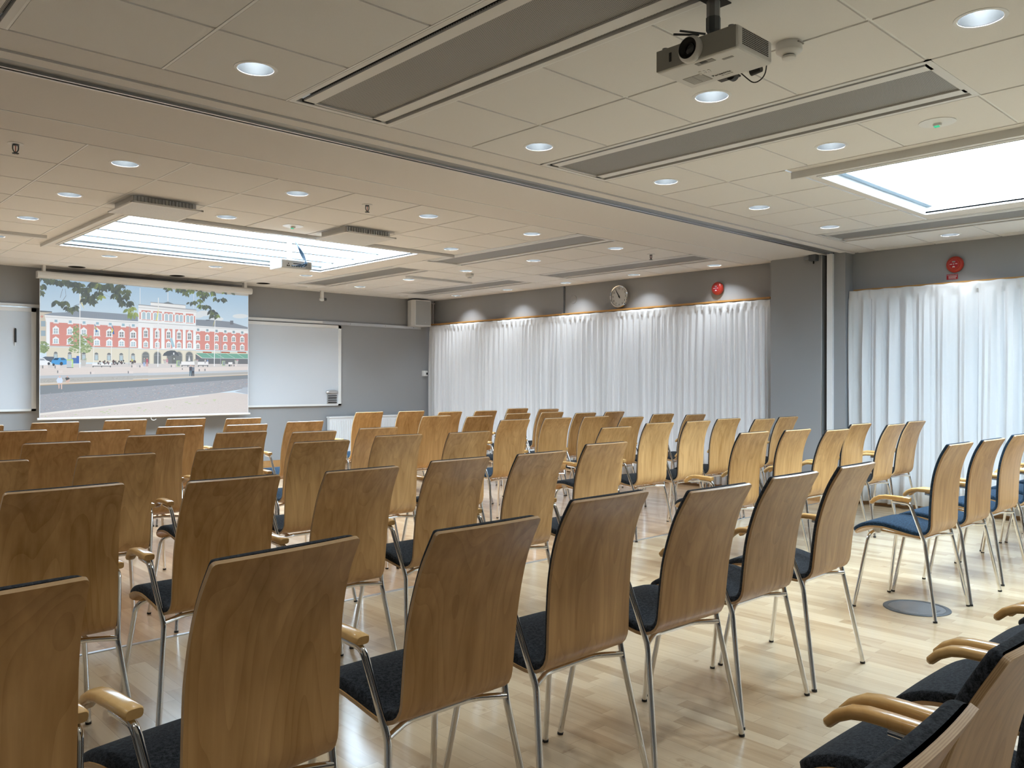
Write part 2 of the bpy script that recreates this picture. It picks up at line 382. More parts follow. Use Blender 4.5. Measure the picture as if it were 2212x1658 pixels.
def make_ceiling():
    mb = MB()
    def cellbox(x0, x1, y0, y1):
        x0 += G; x1 -= G; y0 += G; y1 -= G
        if x1-x0 < .02 or y1-y0 < .02: return
        hs = [(a, b) for a, b, *_ in DL if x0 < a < x1 and y0 < b < y1]
        z0 = CEIL; z1 = CEIL+.012
        if not hs: mb.quad((x0, y0, z0), (x0, y1, z0), (x1, y1, z0), (x1, y0, z0))
        else:
            a, b = hs[0]; n = 32; ring = []; sq = []
            for i in range(n):
                an = 2*PI*i/n; ca, sa = math.cos(an), math.sin(an); ring.append((a+HR*ca, b+HR*sa, z0))
                k = 1/max(abs(ca), abs(sa)); ux, uy = ca*k, sa*k
                sq.append((a+(x1-a if ux > 0 else a-x0)*ux, b+(y1-b if uy > 0 else b-y0)*uy, z0))
            for i in range(n):
                j = (i+1) % n; mb.quad(ring[i], ring[j], sq[j], sq[i])
                mb.quad(ring[i], ring[j], (ring[j][0], ring[j][1], z0+.02), (ring[i][0], ring[i][1], z0+.02))
        for p, q in (((x0, y0), (x1, y0)), ((x1, y0), (x1, y1)), ((x1, y1), (x0, y1)), ((x0, y1), (x0, y0))):
            mb.quad((p[0], p[1], z0), (q[0], q[1], z0), (q[0], q[1], z1), (p[0], p[1], z1))
    for xs, ys, zn in ((near_x, near_y, Z_NEAR), (far_x, far_y, Z_FAR)):
        for i in range(len(xs)-1):
            for j in range(len(ys)-1):
                x0, x1, y0, y1 = xs[i], xs[i+1], ys[j], ys[j+1]
                skip = False
                for (_, a, b, c, d) in zn:
                    cx, cy = (x0+x1)/2, (y0+y1)/2
                    if a < cx < b:
                        if c < cy < d:
                            if y1 > d+.05 and y0 < d: y0 = d
                            elif y0 < c-.05 and y1 > c: y1 = c
                            else: skip = True
                        elif y0 < d-.05 < y1 and cy > d: y0 = d
                        elif y0 < c < y1 and cy < c and c < y1-.05: y1 = c
                if not skip: cellbox(x0, x1, y0, y1)
        # grid bars above the joints
        for i in range(len(xs)):
            segs = [(ys[0], ys[-1])]
            for (_, a, b, c, d) in zn:
                if a+.02 < xs[i] < b-.02:
                    ns = []
                    for (p, q) in segs:
                        if c > p: ns.append((p, min(c, q)))
                        if d < q: ns.append((max(d, p), q))
                    segs = [s_ for s_ in ns if s_[1]-s_[0] > .01]
            for p, q in segs:
                mb.box(xs[i]-.012, xs[i]+.012, p, q, CEIL+.006, CEIL+.02, 1)
                if xs[i] < 2.7: mb.box(xs[i]-.0055, xs[i]+.0055, p, q, CEIL-.001, CEIL+.02, 1)
        for j in range(len(ys)):
            segs = [(xs[0], xs[-1])]
            for (_, a, b, c, d) in zn:
                if c+.02 < ys[j] < d-.02:
                    ns = []
                    for (p, q) in segs:
                        if a > p: ns.append((p, min(a, q)))
                        if b < q: ns.append((max(b, p), q))
                    segs = [s_ for s_ in ns if s_[1]-s_[0] > .01]
            for p, q in segs: mb.box(p, q, ys[j]-.012, ys[j]+.012, CEIL+.0065, CEIL+.019, 1)
    # plain boards around the skylights
    def holeboard(x0, x1, y0, y1, a, b, c, d, z):
        mb.box(x0+G, a, y0+G, y1-G, z, z+.012, 2); mb.box(b, x1-G, y0+G, y1-G, z, z+.012, 2)
        mb.box(a, b, y0+G, c, z, z+.012, 2); mb.box(a, b, d, y1-G, z, z+.012, 2)
    holeboard(fx(1), fx(7), 6.842, 9.182, 2.31, 5.19, 7.0, 8.98, CEIL)
    holeboard(4.86, 7.19, -.39, 2.66, 5.16, 6.90, .35, 2.57, CEIL)
    # band along the partition track
    mb.box(WALL_L, WALL_R, 3.64+G, 3.829, CEIL, CEIL+.012, 2)
    mb.box(WALL_L, WALL_R, 3.836, 3.872, CEIL+.006, CEIL+.012, 2)
    mb.box(WALL_L, WALL_R, 3.876, 3.962, CEIL-.004, CEIL+.012, 2)
    mb.box(WALL_L, 8.5, 4.102, 4.722, CEIL, CEIL+.03, 2)
    mb.box(WALL_L, 8.5, 4.722, 4.732, CEIL-.003, CEIL+.02, 1)
    mb.box(WALL_L, 8.5, 4.736, 5.087-G, CEIL, CEIL+.012, 2)
    o = mb.build('ceiling', [M['ceil'], M['bar'], M['board']], fix=False)
    return struct(o)
make_ceiling()
struct(MB().box(WALL_L-.15, WALL_R+.15, WALL_B-.15, WALL_F+.15, TOP, TOP+.1).build('light_stop_slab', M['ceil']))  # unseen lid over the ceiling void, added to keep world light out
tr = MB().box(WALL_L, 8.33, 3.964, 4.056, CEIL+.004, CEIL+.03)
tr = tr.build('partition_track', M['track']); tag(tr, 'long grey metal track of the folding partition across the ceiling', 'track')
MB().box(WALL_L, 8.33, 4.068, 4.090, CEIL+.02, CEIL+.03).build('slot', M['black'], tr)
for q_ in (4.056, 4.090): MB().box(WALL_L, 8.33, q_, q_+.012, CEIL-.007, CEIL+.03).build('track_lip', M['alu'], tr)

# ---------------- chilled beams
def beam(x0, x1, y0, y1, lab):
    e = empty('chilled_beam', ((x0+x1)/2, (y0+y1)/2, CEIL)); tag(e, lab, 'ceiling vent', 'long perforated chilled beams in the ceiling')
    w = (x1-x0)/2-.004; L = (y1-y0)/2-.004
    fr = MB()
    for a in (-1, 1):
        fr.box(min(a*w, a*(w-.028)), max(a*w, a*(w-.028)), -L, L, -.002, .02)
        fr.box(-w, w, min(a*L, a*(L-.028)), max(a*L, a*(L-.028)), -.0015, .02)
    fr.build('frame', M['beamw'], e)
    MB().box(-w+.01, w-.01, -L+.01, L-.01, .055, .06).build('recess', M['black'], e)
    p = MB()
    p.box(-w+.062, w-.036, -L+.03, L-.03, .010, .016)
    fl = MB().box(-w+.062, -w+.125, -L+.03, L-.03, .002, .012)
    fl.box(w-.125, w-.07, -L+.03, L-.03, .002, .012).box(w-.066, w-.052, -L+.03, L-.03, .004, .012).box(-w+.062, w-.06, -L+.03, -L+.045, .002, .012).box(-w+.062, w-.06, L-.045, L-.03, .002, .012)
    fl.build('flange', M['beamw'], e)
    p.build('perforated_grille', M['grille'], e)
    return e
BL = {}
beam(.165, .75, 1.33, 3.64, 'chilled beam at the very top left corner, only its end showing')
beam(1.92, 2.51, 1.33, 3.64, 'largest grey perforated chilled beam running out of the top, left of the projector')
beam(3.63, 4.245, 1.33, 3.64, 'grey perforated chilled beam below and right of the grey projector')
beam(7.19, 7.765, 1.33, 3.64, 'grey chilled beam beyond the right skylight, above the right curtain')
beam(fx(7), fx(8), 5.087, 7.427, 'chilled beam in the far ceiling section right of the left skylight')
beam(fx(10), fx(11), 5.087, 7.427, 'far chilled beam above the wall clock, nearest the window wall')
beam(fx(7), fx(8), 8.0, 10.352, 'far chilled beam touching the right end of the bright left skylight')
beam(fx(10), fx(11), 8.0, 10.352, 'farthest chilled beam, above the wall speaker corner')

# ---------------- skylights
def skylight(a, b, c, d, lab, bars):
    e = empty('skylight', ((a+b)/2, (c+d)/2, CEIL)); tag(e, lab, 'skylight')
    w = (b-a)/2; L = (d-c)/2; H = .42
    s = MB()
    s.box(-w-.012, -w, -L, L, -.012, H); s.box(w, w+.012, -L, L, -.012, H); s.box(-w-.012, w+.012, -L-.012, -L, -.012, H); s.box(-w-.012, w+.012, L, L+.012, -.012, H)
    s.build('well_lining', M['white'], e)
    MB().quad((-w, -L, H), (-w, L, H), (w, L, H), (w, -L, H)).build('glazing', M['sky'], e, fix=False)
    fr = MB()
    for y in bars: fr.box(-w, w, y-.03, y+.03, .065, .085)
    fr.box(-w, w, L-.05, L, .05, .10).box(-w, -w+.04, -L, L, .06, .10)
    fr.build('glazing_bar', M['barsky'], e)
    t = MB()
    for (p0, p1, q0, q1) in ((-w-.02, w+.02, -L-.03, -L-.012), (-w-.02, w+.02, L+.012, L+.02), (-w-.03, -w-.012, -L-.02, L+.02), (w+.012, w+.02, -L-.02, L+.02)): t.box(p0, p1, q0, q1, -.008, .004)
    t.build('frame', M['white'], e)
    return e
skylight(2.31, 5.19, 7.0, 8.98, 'long bright skylight in the far ceiling before the projection screen', (-.25, .25, .7))
skylight(5.16, 6.90, .35, 2.57, 'large bright skylight in the ceiling at the right edge', (-.5,))
# angle profiles (blind boxes) next to the skylights
def railobj(x0, x1, y0, y1, z0, z1, lab):
    o = MB().box(x0, x1, y0, y1, z0, z1).build('ceiling_profile', M['offwhite']); tag(o, lab, 'ceiling rail', 'straight profiles on the ceiling'); return o
railobj(2.66, 5.56, 6.845, 6.875, CEIL-.03, CEIL, 'off-white ceiling profile along the near side of the left skylight')
railobj(2.17, 2.20, 6.85, 9.1, CEIL-.03, CEIL, 'off-white ceiling profile along the left end of the left skylight')
railobj(4.93, 4.96, .4, 2.66, CEIL-.045, CEIL, 'off-white ceiling profile along the near side of the right skylight')
railobj(-1.0, 2.09, 8.53, 8.60, CEIL-.028, CEIL, 'off-white ceiling rail at the far left image edge')
railobj(6.21, 7.26, 8.56, 8.63, CEIL-.028, CEIL, 'off-white ceiling rail beside the small far smoke detector')

# ---------------- lowered air diffusers
def airpanel(x, y, lab):
    e = empty('air_diffuser', (x, y, CEIL)); tag(e, lab, 'ceiling vent', 'square lowered air diffusers')
    MB().box(-.24, .24, -.235, .235, -.062, -.058).build('perforated_plate', M['diffuser'], e)
    fr = MB(); 
    for a in (-1, 1):
        fr.box(-.262, .262, min(a*.235, a*.262), max(a*.235, a*.262), -.064, -.05); fr.box(min(a*.24, a*.262), max(a*.24, a*.262), -.262, .262, -.0635, -.0505)
    fr.build('rim', M['beamw'], e, bevel=.003)
    v = MB(); 
    for i in range(18): v.box(-.225+.025*i, -.215+.025*i, -.212, -.20, -.05, -.004)
    v.box(-.23, .23, -.20, .20, -.05, .005)
    v.build('slotted_collar', M['beamw'], e)
    return e
airpanel(2.32, 6.45, 'square lowered air diffuser at the left end of the left skylight')
airpanel(4.07, 6.42, 'square lowered air diffuser right of the far hanging white projector')

# ---------------- downlights
def downlight():
    e = empty('downlight', (0, 0, CEIL))
    MB().lathe([(.0748, .002), (.0765, -.0025), (.090, -.002), (.092, .001)], n=40, cap=False).build('trim_ring', M['white'], e, smooth=True)
    MB().lathe([(.0745, 0.0), (.070, .03), (.058, .062), (.046, .088)], n=40, cap=False).build('reflector', M['reflector'], e, smooth=True, fix=False)
    MB().lathe([(.047, .089), (.047, .096)], n=24).build('lamp', M['lamp'], e)
    return e
d0 = downlight(); remember(d0)
lamp = bpy.data.lights.new('lamp_light', 'AREA'); lamp.shape = 'DISK'; lamp.size = .07; lamp.energy = LAMP_W; lamp.color = (.83, .92, 1.)
du = empty('downlight', (0, 0, CEIL)); 
MB().lathe([(.0748, .002), (.0765, -.0025), (.090, -.002), (.092, .001)], n=40, cap=False).build('trim_ring', M['rubber'], du, smooth=True)
MB().lathe([(.0745, 0.0), (.070, .03), (.058, .062), (.046, .088), (.001, .09)], n=40, cap=False).build('dark_reflector', M['black'], du, smooth=True, fix=False)
remember(du)
cnt = {}
DL.sort(key=lambda t: (t[3], round(t[0], 1), t[1]))
rankx = {}
for s in 'nf':
    xs = sorted({round(t[0], 1) for t in DL if t[3] == s and t[2] == 1}); rankx[s] = xs
dm_ = empty('downlight', (0, 0, CEIL))
for q_ in KIDS[d0]:
    if q_.name.startswith('lamp'): c_ = MB().lathe([(.047, .089), (.047, .096)], n=24).build('lamp', M['white'], dm_)
    elif q_.name.startswith('refl'): c_ = q_.copy(); c_.data = q_.data.copy(); c_.data.materials[0] = M['white']; COL.objects.link(c_); c_.parent = dm_
    else: c_ = q_.copy(); COL.objects.link(c_); c_.parent = dm_
remember(dm_)
first = {1: True, 0: True, 2: True}
vis_off = sorted([t for t in DL if not t[2]])
for (x, y, on, s) in DL:
    src = (du, d0, dm_)[on]
    o = src if first[on] else copy_tree(src); first[on] = False
    o.location = (x, y, CEIL)
    if not on:
        k = [t[0] for t in vis_off].index(x)
        lab = 'unlit black downlight above the projection screen, %s of three' % ('leftmost', 'middle', 'rightmost')[k]; grp = 'unlit recessed downlights'
    elif on == 2: lab = 'unlit pale downlight near the front wall, %s' % ('left of the small hanging camera' if x < 6.5 else 'above the wall speaker'); grp = 'unlit recessed downlights'
    elif s == 'h': lab = 'added ceiling downlight outside the view, for lighting'; grp = 'added downlights outside the view'
    else:
        col = rankx[s].index(round(x, 1))+1; ny = [t[1] for t in DL if t[3] == s and t[2] == 1 and round(t[0], 1) == round(x, 1)]; ny.sort()
        r = ny.index(y)+1
        sec = 'near' if s == 'n' else 'far'
        lab = 'lit round downlight, %s nearest in the %s line from the left, %s ceiling' % (ORD[r], ORD[col], sec); grp = 'lit recessed downlights'
    tag(o, lab, 'ceiling light', grp)
    if on == 1:
        lo = bpy.data.objects.new('lamp_light', lamp); COL.objects.link(lo); lo.parent = o; lo.location = (0, 0, .085)

# ---------------- small ceiling things
def emergency(x, y, lab):
    e = empty('emergency_light', (x, y, CEIL+.001)); tag(e, lab, 'ceiling light', 'emergency lights')
    MB().lathe([(.088, 0), (.088, -.004), (.03, -.009), (.001, -.009)], n=36).build('cover', M['white'], e, smooth=True)
    MB().lathe([(.022, -.008), (.02, -.02), (.008, -.026)], n=20).build('lens', M['white'], e, smooth=True)
    MB().box(-.016, .004, -.012, .012, -.027, -.009).build('green_indicator', M['green'], e)
emergency(4.53, 1.63, 'round emergency light with green indicator in the near ceiling')
emergency(3.51, 6.53, 'round white emergency light on the ceiling before the left skylight')
def detector(x, y, k, lab):
    e = empty('smoke_detector', (x, y, CEIL)); tag(e, lab, 'smoke detector', 'smoke detectors')
    MB().lathe([(.051*k, .002), (.051*k, -.030*k), (.049*k, -.034*k), (.036*k, -.044*k), (.024*k, -.047*k)], n=40).build('base', M['offwhite'], e, smooth=True)
    MB().lathe([(.022*k, -.046*k), (.022*k, -.053*k)], n=24).build('gap', M['dark'], e)
    MB().lathe([(.026*k, -.051*k), (.027*k, -.060*k), (.022*k, -.063*k)], n=32).build('sensor_cap', M['offwhite'], e, smooth=True)
    MB().box(-.02*k, .02*k, -.0525*k, -.046*k, -.012*k, -.007*k).build('printed_strip', M['greyink'], e)
detector(3.05, 1.655, 1., 'large white smoke detector right of the grey ceiling projector')
detector(6.66, 7.90, 1., 'small distant smoke detector above the left end of the white curtain')
def sprinkler(x, y, lab):
    e = empty('sprinkler', (x, y, CEIL)); tag(e, lab, 'sprinkler', 'ceiling sprinklers')
    MB().lathe([(.040, 0), (.040, -.003), (.020, -.006), (.018, 0.)], n=30).build('escutcheon', M['white'], e, smooth=True)
    b = MB(); b.lathe([(.014, -.003), (.014, -.012)], n=16)
    for s_ in (-1, 1): b.tube([(s_*.014, 0, -.01), (s_*.015, 0, -.035), (s_*.004, 0, -.052)], .0035, 8, .01)
    b.lathe([(.007, -.048), (.007, -.056)], n=12)
    b.build('frame', M['dark'], e, smooth=True)
    MB().lathe([(.0025, -.012), (.0025, -.048)], n=10).build('red_bulb', M['red'], e)
    d = MB()
    for i in range(8):
        a = PI/4*i; d.tube([(0, 0, -.057), (.017*math.cos(a), .017*math.sin(a), -.056)], .003, 6)
    d.build('deflector', M['dark'], e)
sprinkler(1.15, 5.35, 'sprinkler head at the left edge below the partition track')
sprinkler(3.5, 5.36, 'sprinkler head above the middle of the left skylight')
sprinkler(7.03, 5.38, 'farthest sprinkler head, beside a chilled beam near the clock')

# ---------------- windows behind the curtains
def window(name, y0, y1, z0, z1, n, dm):
    w = struct(MB().box(8.505, 8.515, y0, y1, z0, z1).build(name, M[dm]))
    fr = MB()
    for i in range(n+1):
        y = y0+(y1-y0)*i/n; fr.box(8.48, 8.52, y-.03, y+.03, z0-.03, z1+.03)
    fr.box(8.48, 8.52, y0, y1, z0-.05, z0).box(8.48, 8.52, y0, y1, z1, z1+.04)
    fr.build('window_frame', M['white'], w)
window('window_1', 4.85, 10.9, .3, 2.12, 5, 'day1')
window('window_2', -2.4, 3.8, .3, 2.12, 5, 'day')
# ================================================================ CURTAINS
def curtain(y0, y1, X, z0, z1, lab, seed, pitch, amp, head):
    rnd = random.Random(seed); me = MB(); ys = []
    n = int((y1-y0)/.0125); cols = []
    # irregular pleats: list of pleat positions
    pl = []; y = y0
    while y < y1+pitch: pl.append(y); y += pitch*rnd.uniform(.72, 1.28)
    aa = [rnd.uniform(.55, 1.25) for _ in pl]; sk = [rnd.uniform(-.25, .25) for _ in pl]
    def prof(y, t):   # t 0 top .. 1 bottom
        i = 0
        while i < len(pl)-2 and pl[i+1] < y: i += 1
        s = (y-pl[i])/(pl[i+1]-pl[i])
        a = aa[i]*(1-abs(2*s-1)**2.2*0)
        w = math.cos(2*PI*s)
        sharp = math.copysign(abs(w)**.7, w)
        lo = amp*a*(.35+.65*min(1, t*3.0))*sharp
        fine = amp*.28*math.sin(2*PI*y/(pitch*.37)+5*sk[i]+t*2.0*sk[i]*4)*min(1, t*4+.2)
        big = .012*math.sin(y*2.3+seed)*t
        return lo+fine+big
    tz = [0, .012, .03, .045, .06, .09, .14, .2, .3, .45, .6, .75, .9, 1.]
    k = 0
    for j, t in enumerate(tz):
        z = z1-(z1-z0)*t
        for i in range(n+1):
            y = y0+(y1-y0)*i/n
            yy = y+.012*math.sin(t*3+y*7)*t
            off = prof(y, t)
            if t < .045:   # pleated heading: pinched tabs
                q = min(abs(y-p) for p in pl[max(0, int((y-y0)/pitch)-6):int((y-y0)/pitch)+8])
                off = -head*max(0, 1-q/.022)+.004*math.sin(y*60)
            zz = z+(.006*math.sin(y*9+seed) if t == 1. else (.003*math.sin(y*31) if t == 0 else 0))
            me.v.append((X+off, yy, zz))
    W = n+1
    for j in range(len(tz)-1):
        for i in range(n):
            me.f.append((j*W+i, j*W+i+1, (j+1)*W+i+1, (j+1)*W+i)); me.mi.append(0)
    o = me.build('curtain', M['curt'], smooth=True, fix=False)
    so = o.modifiers.new('thick', 'SOLIDIFY'); so.thickness = .0012
    tag(o, lab, 'curtain'); return o
curtain(4.77, 10.99, 8.40, .045, 2.172, 'long white pleated curtain between the front wall and the grey pier', 3, .085, .028, .012)
curtain(-3.2, 3.885, 8.40, .045, 2.19, 'white pleated curtain with bluish daylight right of the partition pier', 11, .16, .034, .012)
r = MB().box(8.43, 8.525, 8.06, 11.0, 2.188, 2.206).build('curtain_board', M['rail']); tag(r, 'thin orange-brown wooden board above the left end of the long curtain', 'curtain rail')
r = MB().box(8.43, 8.525, 4.80, 8.0, 2.188, 2.206).build('curtain_board', M['rail']); tag(r, 'thin orange-brown wooden board above the curtain, below the clock', 'curtain rail')
r = MB().box(8.45, 8.525, -3.2, 3.86, 2.196, 2.208).build('curtain_board', M['rail']); tag(r, 'thin wooden board above the right curtain', 'curtain rail')
struct(MB().box(8.508, WALL_R, 8.02, 8.045, 2.19, CEIL).build('trim_2', M['dark']))
o = MB().lathe([(.06, .002), (.06, -.006), (.055, -.008)], (WALL_R, 7.86, 2.40), 'x', 32).build('blank_cover_plate', M['wall']); tag(o, 'round grey blank plate on the grey wall left of the clock', 'cover plate')
# ================================================================ WALL CLOCK, BELLS, SIGN
CX, CY, CZ = 8.445, 7.0, 2.372
e = empty('wall_clock', (WALL_R, CY, CZ)); tag(e, 'round chrome wall clock with white face, above the long curtain', 'clock')
R = .150
MB().lathe([(R-.006, 0), (R, -.02), (R, -.062), (R-.008, -.070), (R-.018, -.066), (R-.018, -.05)], ax='x', n=56, cap=False).build('rim', M['chrome'], e, smooth=True)
MB().lathe([(R-.019, -.051), (R-.0165, -.058), (R-.0135, -.058), (R-.0135, -.051)], ax='x', n=56, cap=False).build('inset_shade_ring', M['ink'], e)  # dark ring put in to paint the shade around the inset face
MB().lathe([(R-.014, -.045), (R-.014, -.05)], ax='x', n=48).build('face', M['face'], e)
for k in range(1, 13):
    if k == 11: continue
    a = PI/6*k; rr = .105
    # viewed from inside the room (-X side): image right is -Y
    p = (-.0505, -rr*math.sin(a), rr*math.cos(a))
    text_obj('numeral', str(k), .034, M['ink'], e, basis((0, -1, 0), (0, 0, 1), p), .0004)
def hand(name, ang, L, w, x):
    s_, c_ = math.sin(ang), math.cos(ang); pts = []
    for (u, v) in ((-w, -.025), (w, -.025), (w*.6, L), (-w*.6, L)): pts.append((x, -(u*c_+v*s_), -u*s_+v*c_))
    m = MB(); m.poly(pts); m.poly([(p[0]-.0015, p[1], p[2]) for p in pts][::-1])
    for i in range(4):
        a_, b_ = pts[i], pts[(i+1) % 4]; m.quad(a_, b_, (b_[0]-.0015, b_[1], b_[2]), (a_[0]-.0015, a_[1], a_[2]))
    m.build(name, M['ink'], e)
hand('minute_hand', -PI/6, .118, .005, -.056); hand('hour_hand', -PI/6*1.08, .085, .007, -.053)
MB().lathe([(.009, -.05), (.009, -.06)], ax='x', n=16).build('hub', M['ink'], e)
def bell(y, z, r, lab):
    e = empty('fire_bell', (WALL_R, y, z)); tag(e, lab, 'fire alarm bell', 'red fire alarm bells')
    MB().lathe([(r*.55, .003), (r*.55, -.02)], ax='x', n=30).build('base', M['dark'], e)
    MB().lathe([(r*.97, -.012), (r, -.02), (r*.985, -.032), (r*.9, -.044), (r*.72, -.052), (r*.66, -.050), (r*.60, -.056), (r*.3, -.060), (.001, -.060)], ax='x', n=48, cap=False).build('gong', M['red'], e, smooth=True)
    MB().lathe([(r*.50, -.0585), (r*.48, -.0605), (.001, -.0612)], ax='x', n=40, cap=False).build('centre_label', M['redsign'], e)
    MB().lathe([(.006, -.060), (.005, -.066)], ax='x', n=12).build('screw', M['alu'], e)
    hv = MB(); hv.poly([(-.0622, -r*.16*math.cos(PI*i/10), -r*.40+r*.17*math.sin(PI*i/10)) for i in range(11)]); hv.build('white_emblem', M['signw'], e)
    MB().box(-.0622, -.0600, -r*.18, r*.18, r*.20, r*.38).build('dark_print', M['greyink'], e)
    MB().box(-.0622, -.0612, r*.16, r*.44, -r*.04, r*.04).build('lettering_band', M['signw'], e); MB().box(-.0622, -.0612, -r*.42, -r*.16, -r*.02, r*.05).build('lettering_band', M['signw'], e)
bell(5.52, 2.36, .078, 'red fire alarm bell above the right end of the long curtain')
bell(2.895, 2.377, .078, 'red fire alarm bell above the right curtain, over a small red sign')
e = empty('alarm_sign', (WALL_R, 2.928, 2.264)); tag(e, 'small red sign with white lettering below the right fire bell', 'sign')
MB().box(-.003, 0, -.05, .05, -.0245, .0245).build('plate', M['redsign'], e)
text_obj('lettering', 'UTRYMNINGSLARM', .0105, M['signw'], e, basis((0, -1, 0), (0, 0, 1), (-.0035, 0, .015)), .0003)
b = MB(); rnd = random.Random(4)
for i, z in enumerate((.006, -.001, -.008, -.016)):
    y = .032
    while y > -.032:
        w = rnd.uniform(.004, .012); b.box(-.0038, -.003, y-w, y, z-.002, z+.002); y -= w+.0022
b.build('small_lettering', M['signw'], e)
# ================================================================ FRONT WALL
WY = WALL_F
rl = MB().box(WALL_L, 8.25, WY-.028, WY, 2.112, 2.155).box(WALL_L, 8.25, WY-.034, WY-.028, 2.112, 2.122).build('picture_rail', M['alu']); tag(rl, 'long aluminium rail along the front wall above the whiteboards', 'rail')
b = MB()
for x in (6.9, 7.55, 8.1): b.lathe([(.005, 0), (.005, -.004)], (x, WY-.028, 2.135), 'y', 10)
b.build('screw', M['dark'], rl)
MB().box(WALL_L, 6.42, WY-.031, WY-.028, 2.114, 2.154).build('white_cover_strip', M['white'], rl)
def whiteboard(x0, x1, z0, z1, lab):
    e = empty('whiteboard', ((x0+x1)/2, WY-.03, z0)); tag(e, lab, 'whiteboard', 'whiteboards on the front wall')
    w = (x1-x0)/2; h_ = z1-z0
    MB().box(-w+.01, w-.01, -.012, .025, .01, h_-.01).build('panel', M['wboard'], e)
    f_ = MB(); 
    for (a, b_, c_, d_) in ((-w, w, 0, .026), (-w, w, h_-.045, h_), (-w, -w+.026, 0, h_), (w-.05, w, 0, h_)): f_.box(a, b_, -.017, .027, c_, d_)
    f_.build('frame', M['white'], e); return e
whiteboard(4.72, 6.73, .885, 2.10, 'whiteboard right of the projection screen')
whiteboard(.6, 2.585, .895, 2.11, 'whiteboard at the left edge, left of the projection screen')
o = MB().box(2.36, 2.372, WY-.056, WY-.041, 1.66, 1.87).build('marker_holder', M['white']); tag(o, 'slim vertical marker strip on the left whiteboard', 'holder')
MB().lathe([(.011, 0), (.011, .15), (.006, .165)], (2.366, WY-.064, 1.70), 'z', 14).build('black_marker', M['ink'], o, smooth=True)
e = empty('marker_tray', (6.56, WY-.0415, .915)); tag(e, 'magnetic marker holder with eraser on the right whiteboard', 'holder')
MB().box(-.075, .085, -.012, 0, .0, .16).build('backing', M['alu'], e, bevel=.004)
el = MB()
for i in range(9):
    t = -1+2*i/8; el.lathe([(.001, 0)], (0, 0, 0), 'y', 3) if False else None
el.lathe([(.001, -.04), (.045, -.036), (.06, -.02), (.06, 0)], (0, 0, 0), 'y', 28, cap=False)
q = el.build('eraser', M['alu'], e, smooth=True); q.scale = (1.7, 1, .52); q.location = (.0, -.012, .175)
for i in range(4):
    m = MB().lathe([(.009, -.07), (.009, .06), (.005, .075)], (.01, -.022, .02+.033*i), 'x', 12).build('marker', M['ink'] if i % 2 == 0 else M['dark'], e, smooth=True)
# speaker
e = empty('wall_speaker', (8.09, 10.90, 2.145)); tag(e, 'light grey loudspeaker on the wall in the far corner', 'speaker')
prof = [(-.172, -.05), (-.158, -.142), (.155, -.142), (.165, -.13), (.165, .12), (-.12, .12)]
m = MB(); k = len(prof)
for z in (0, .42): m.v += [(x, y, z) for x, y in prof]
m.f.append(tuple(range(k))); m.f.append(tuple(range(2*k-1, k-1, -1)))
for i in range(k): m.f.append((i, (i+1) % k, k+(i+1) % k, k+i))
m.mi = [0]*len(m.f); m.build('cabinet', M['offwhite'], e, bevel=.006)
gr = MB(); gp = [(-.146, -.1435), (.146, -.1435)]
for i in range(1):
    a, b_ = gp[i], gp[i+1]; gr.quad((a[0], a[1], .015), (b_[0], b_[1], .015), (b_[0], b_[1], .405), (a[0], a[1], .405))
gr.build('grille_cloth', M['cloth'], e)
MB().lathe([(.008, -.150), (.008, -.155)], (.04, .004, .06), 'y', 12).build('badge', M['alu'], e)
MB().box(-.03, .03, .12, .16, .15, .27).build('wall_mount', M['dark'], e)
# pipes in the corner
for i, x in enumerate((8.455, 8.49)):
    o = MB().lathe([(.0075, 0), (.0075, CEIL)], (x, 11.01, 0), 'z', 12).build('heating_pipe', M['offwhite'], smooth=True)
    tag(o, ('left' if i == 0 else 'right')+' one of two thin pipes in the far room corner', 'pipe', 'corner pipes')
o = MB().box(8.435, 8.52, 11.0, 11.02, 2.545, 2.56).build('pipe_clamp', M['offwhite']); tag(o, 'small clamp holding the two corner pipes', 'clamp')
# thermostat
e = empty('sensor_box', (8.33, WY, 1.385)); tag(e, 'small white switch box on the front wall beside the curtain', 'switch')
MB().box(-.035, .05, -.045, .003, -.045, .045).build('housing', M['white'], e, bevel=.004)
MB().box(.02, .045, -.05, -.045, -.02, .015).build('black_button', M['ink'], e)
# hanging camera
e = empty('ceiling_camera', (6.33, 10.9, CEIL)); tag(e, 'small white ceiling bracket with camera between screen and speaker', 'camera')
MB().box(-.022, .022, -.02, .02, -.12, 0).build('stem', M['white'], e, bevel=.003)
MB().lathe([(.001, -.04), (.02, -.035), (.026, 0), (.02, .03)], (0, 0, -.13), 'x', 16, cap=False).build('elbow', M['white'], e, smooth=True)
MB().lathe([(.02, .025), (.024, .06), (.014, .068)], (0, -.01, -.125), 'x', 16).build('camera_eye', M['dark'], e, smooth=True)
# radiator
e = empty('radiator', (7.2, WY-.12, .10)); tag(e, 'white panel radiator on the front wall under the speaker corner', 'radiator')
m = MB(); m.box(-.73, .73, -.03, .045, 0, .60)
for i in range(36):
    x = -.70+.04*i; m.box(x-.010, x+.010, -.038, -.03, .05, .56)
m.build('panel', M['radiator'], e, bevel=.003)
g = MB().box(-.74, .74, -.04, .05, .60, .622); g.build('top_grille', M['radiator'], e, bevel=.003)
for x in (.2, -.5): MB().box(x, x+.06, .045, .119, .1, .5).build('wall_bracket', M['white'], e)
MB().tube([(-.70, 0, 0), (-.70, 0, -.10)], .008, 8).build('pipe', M['white'], e)
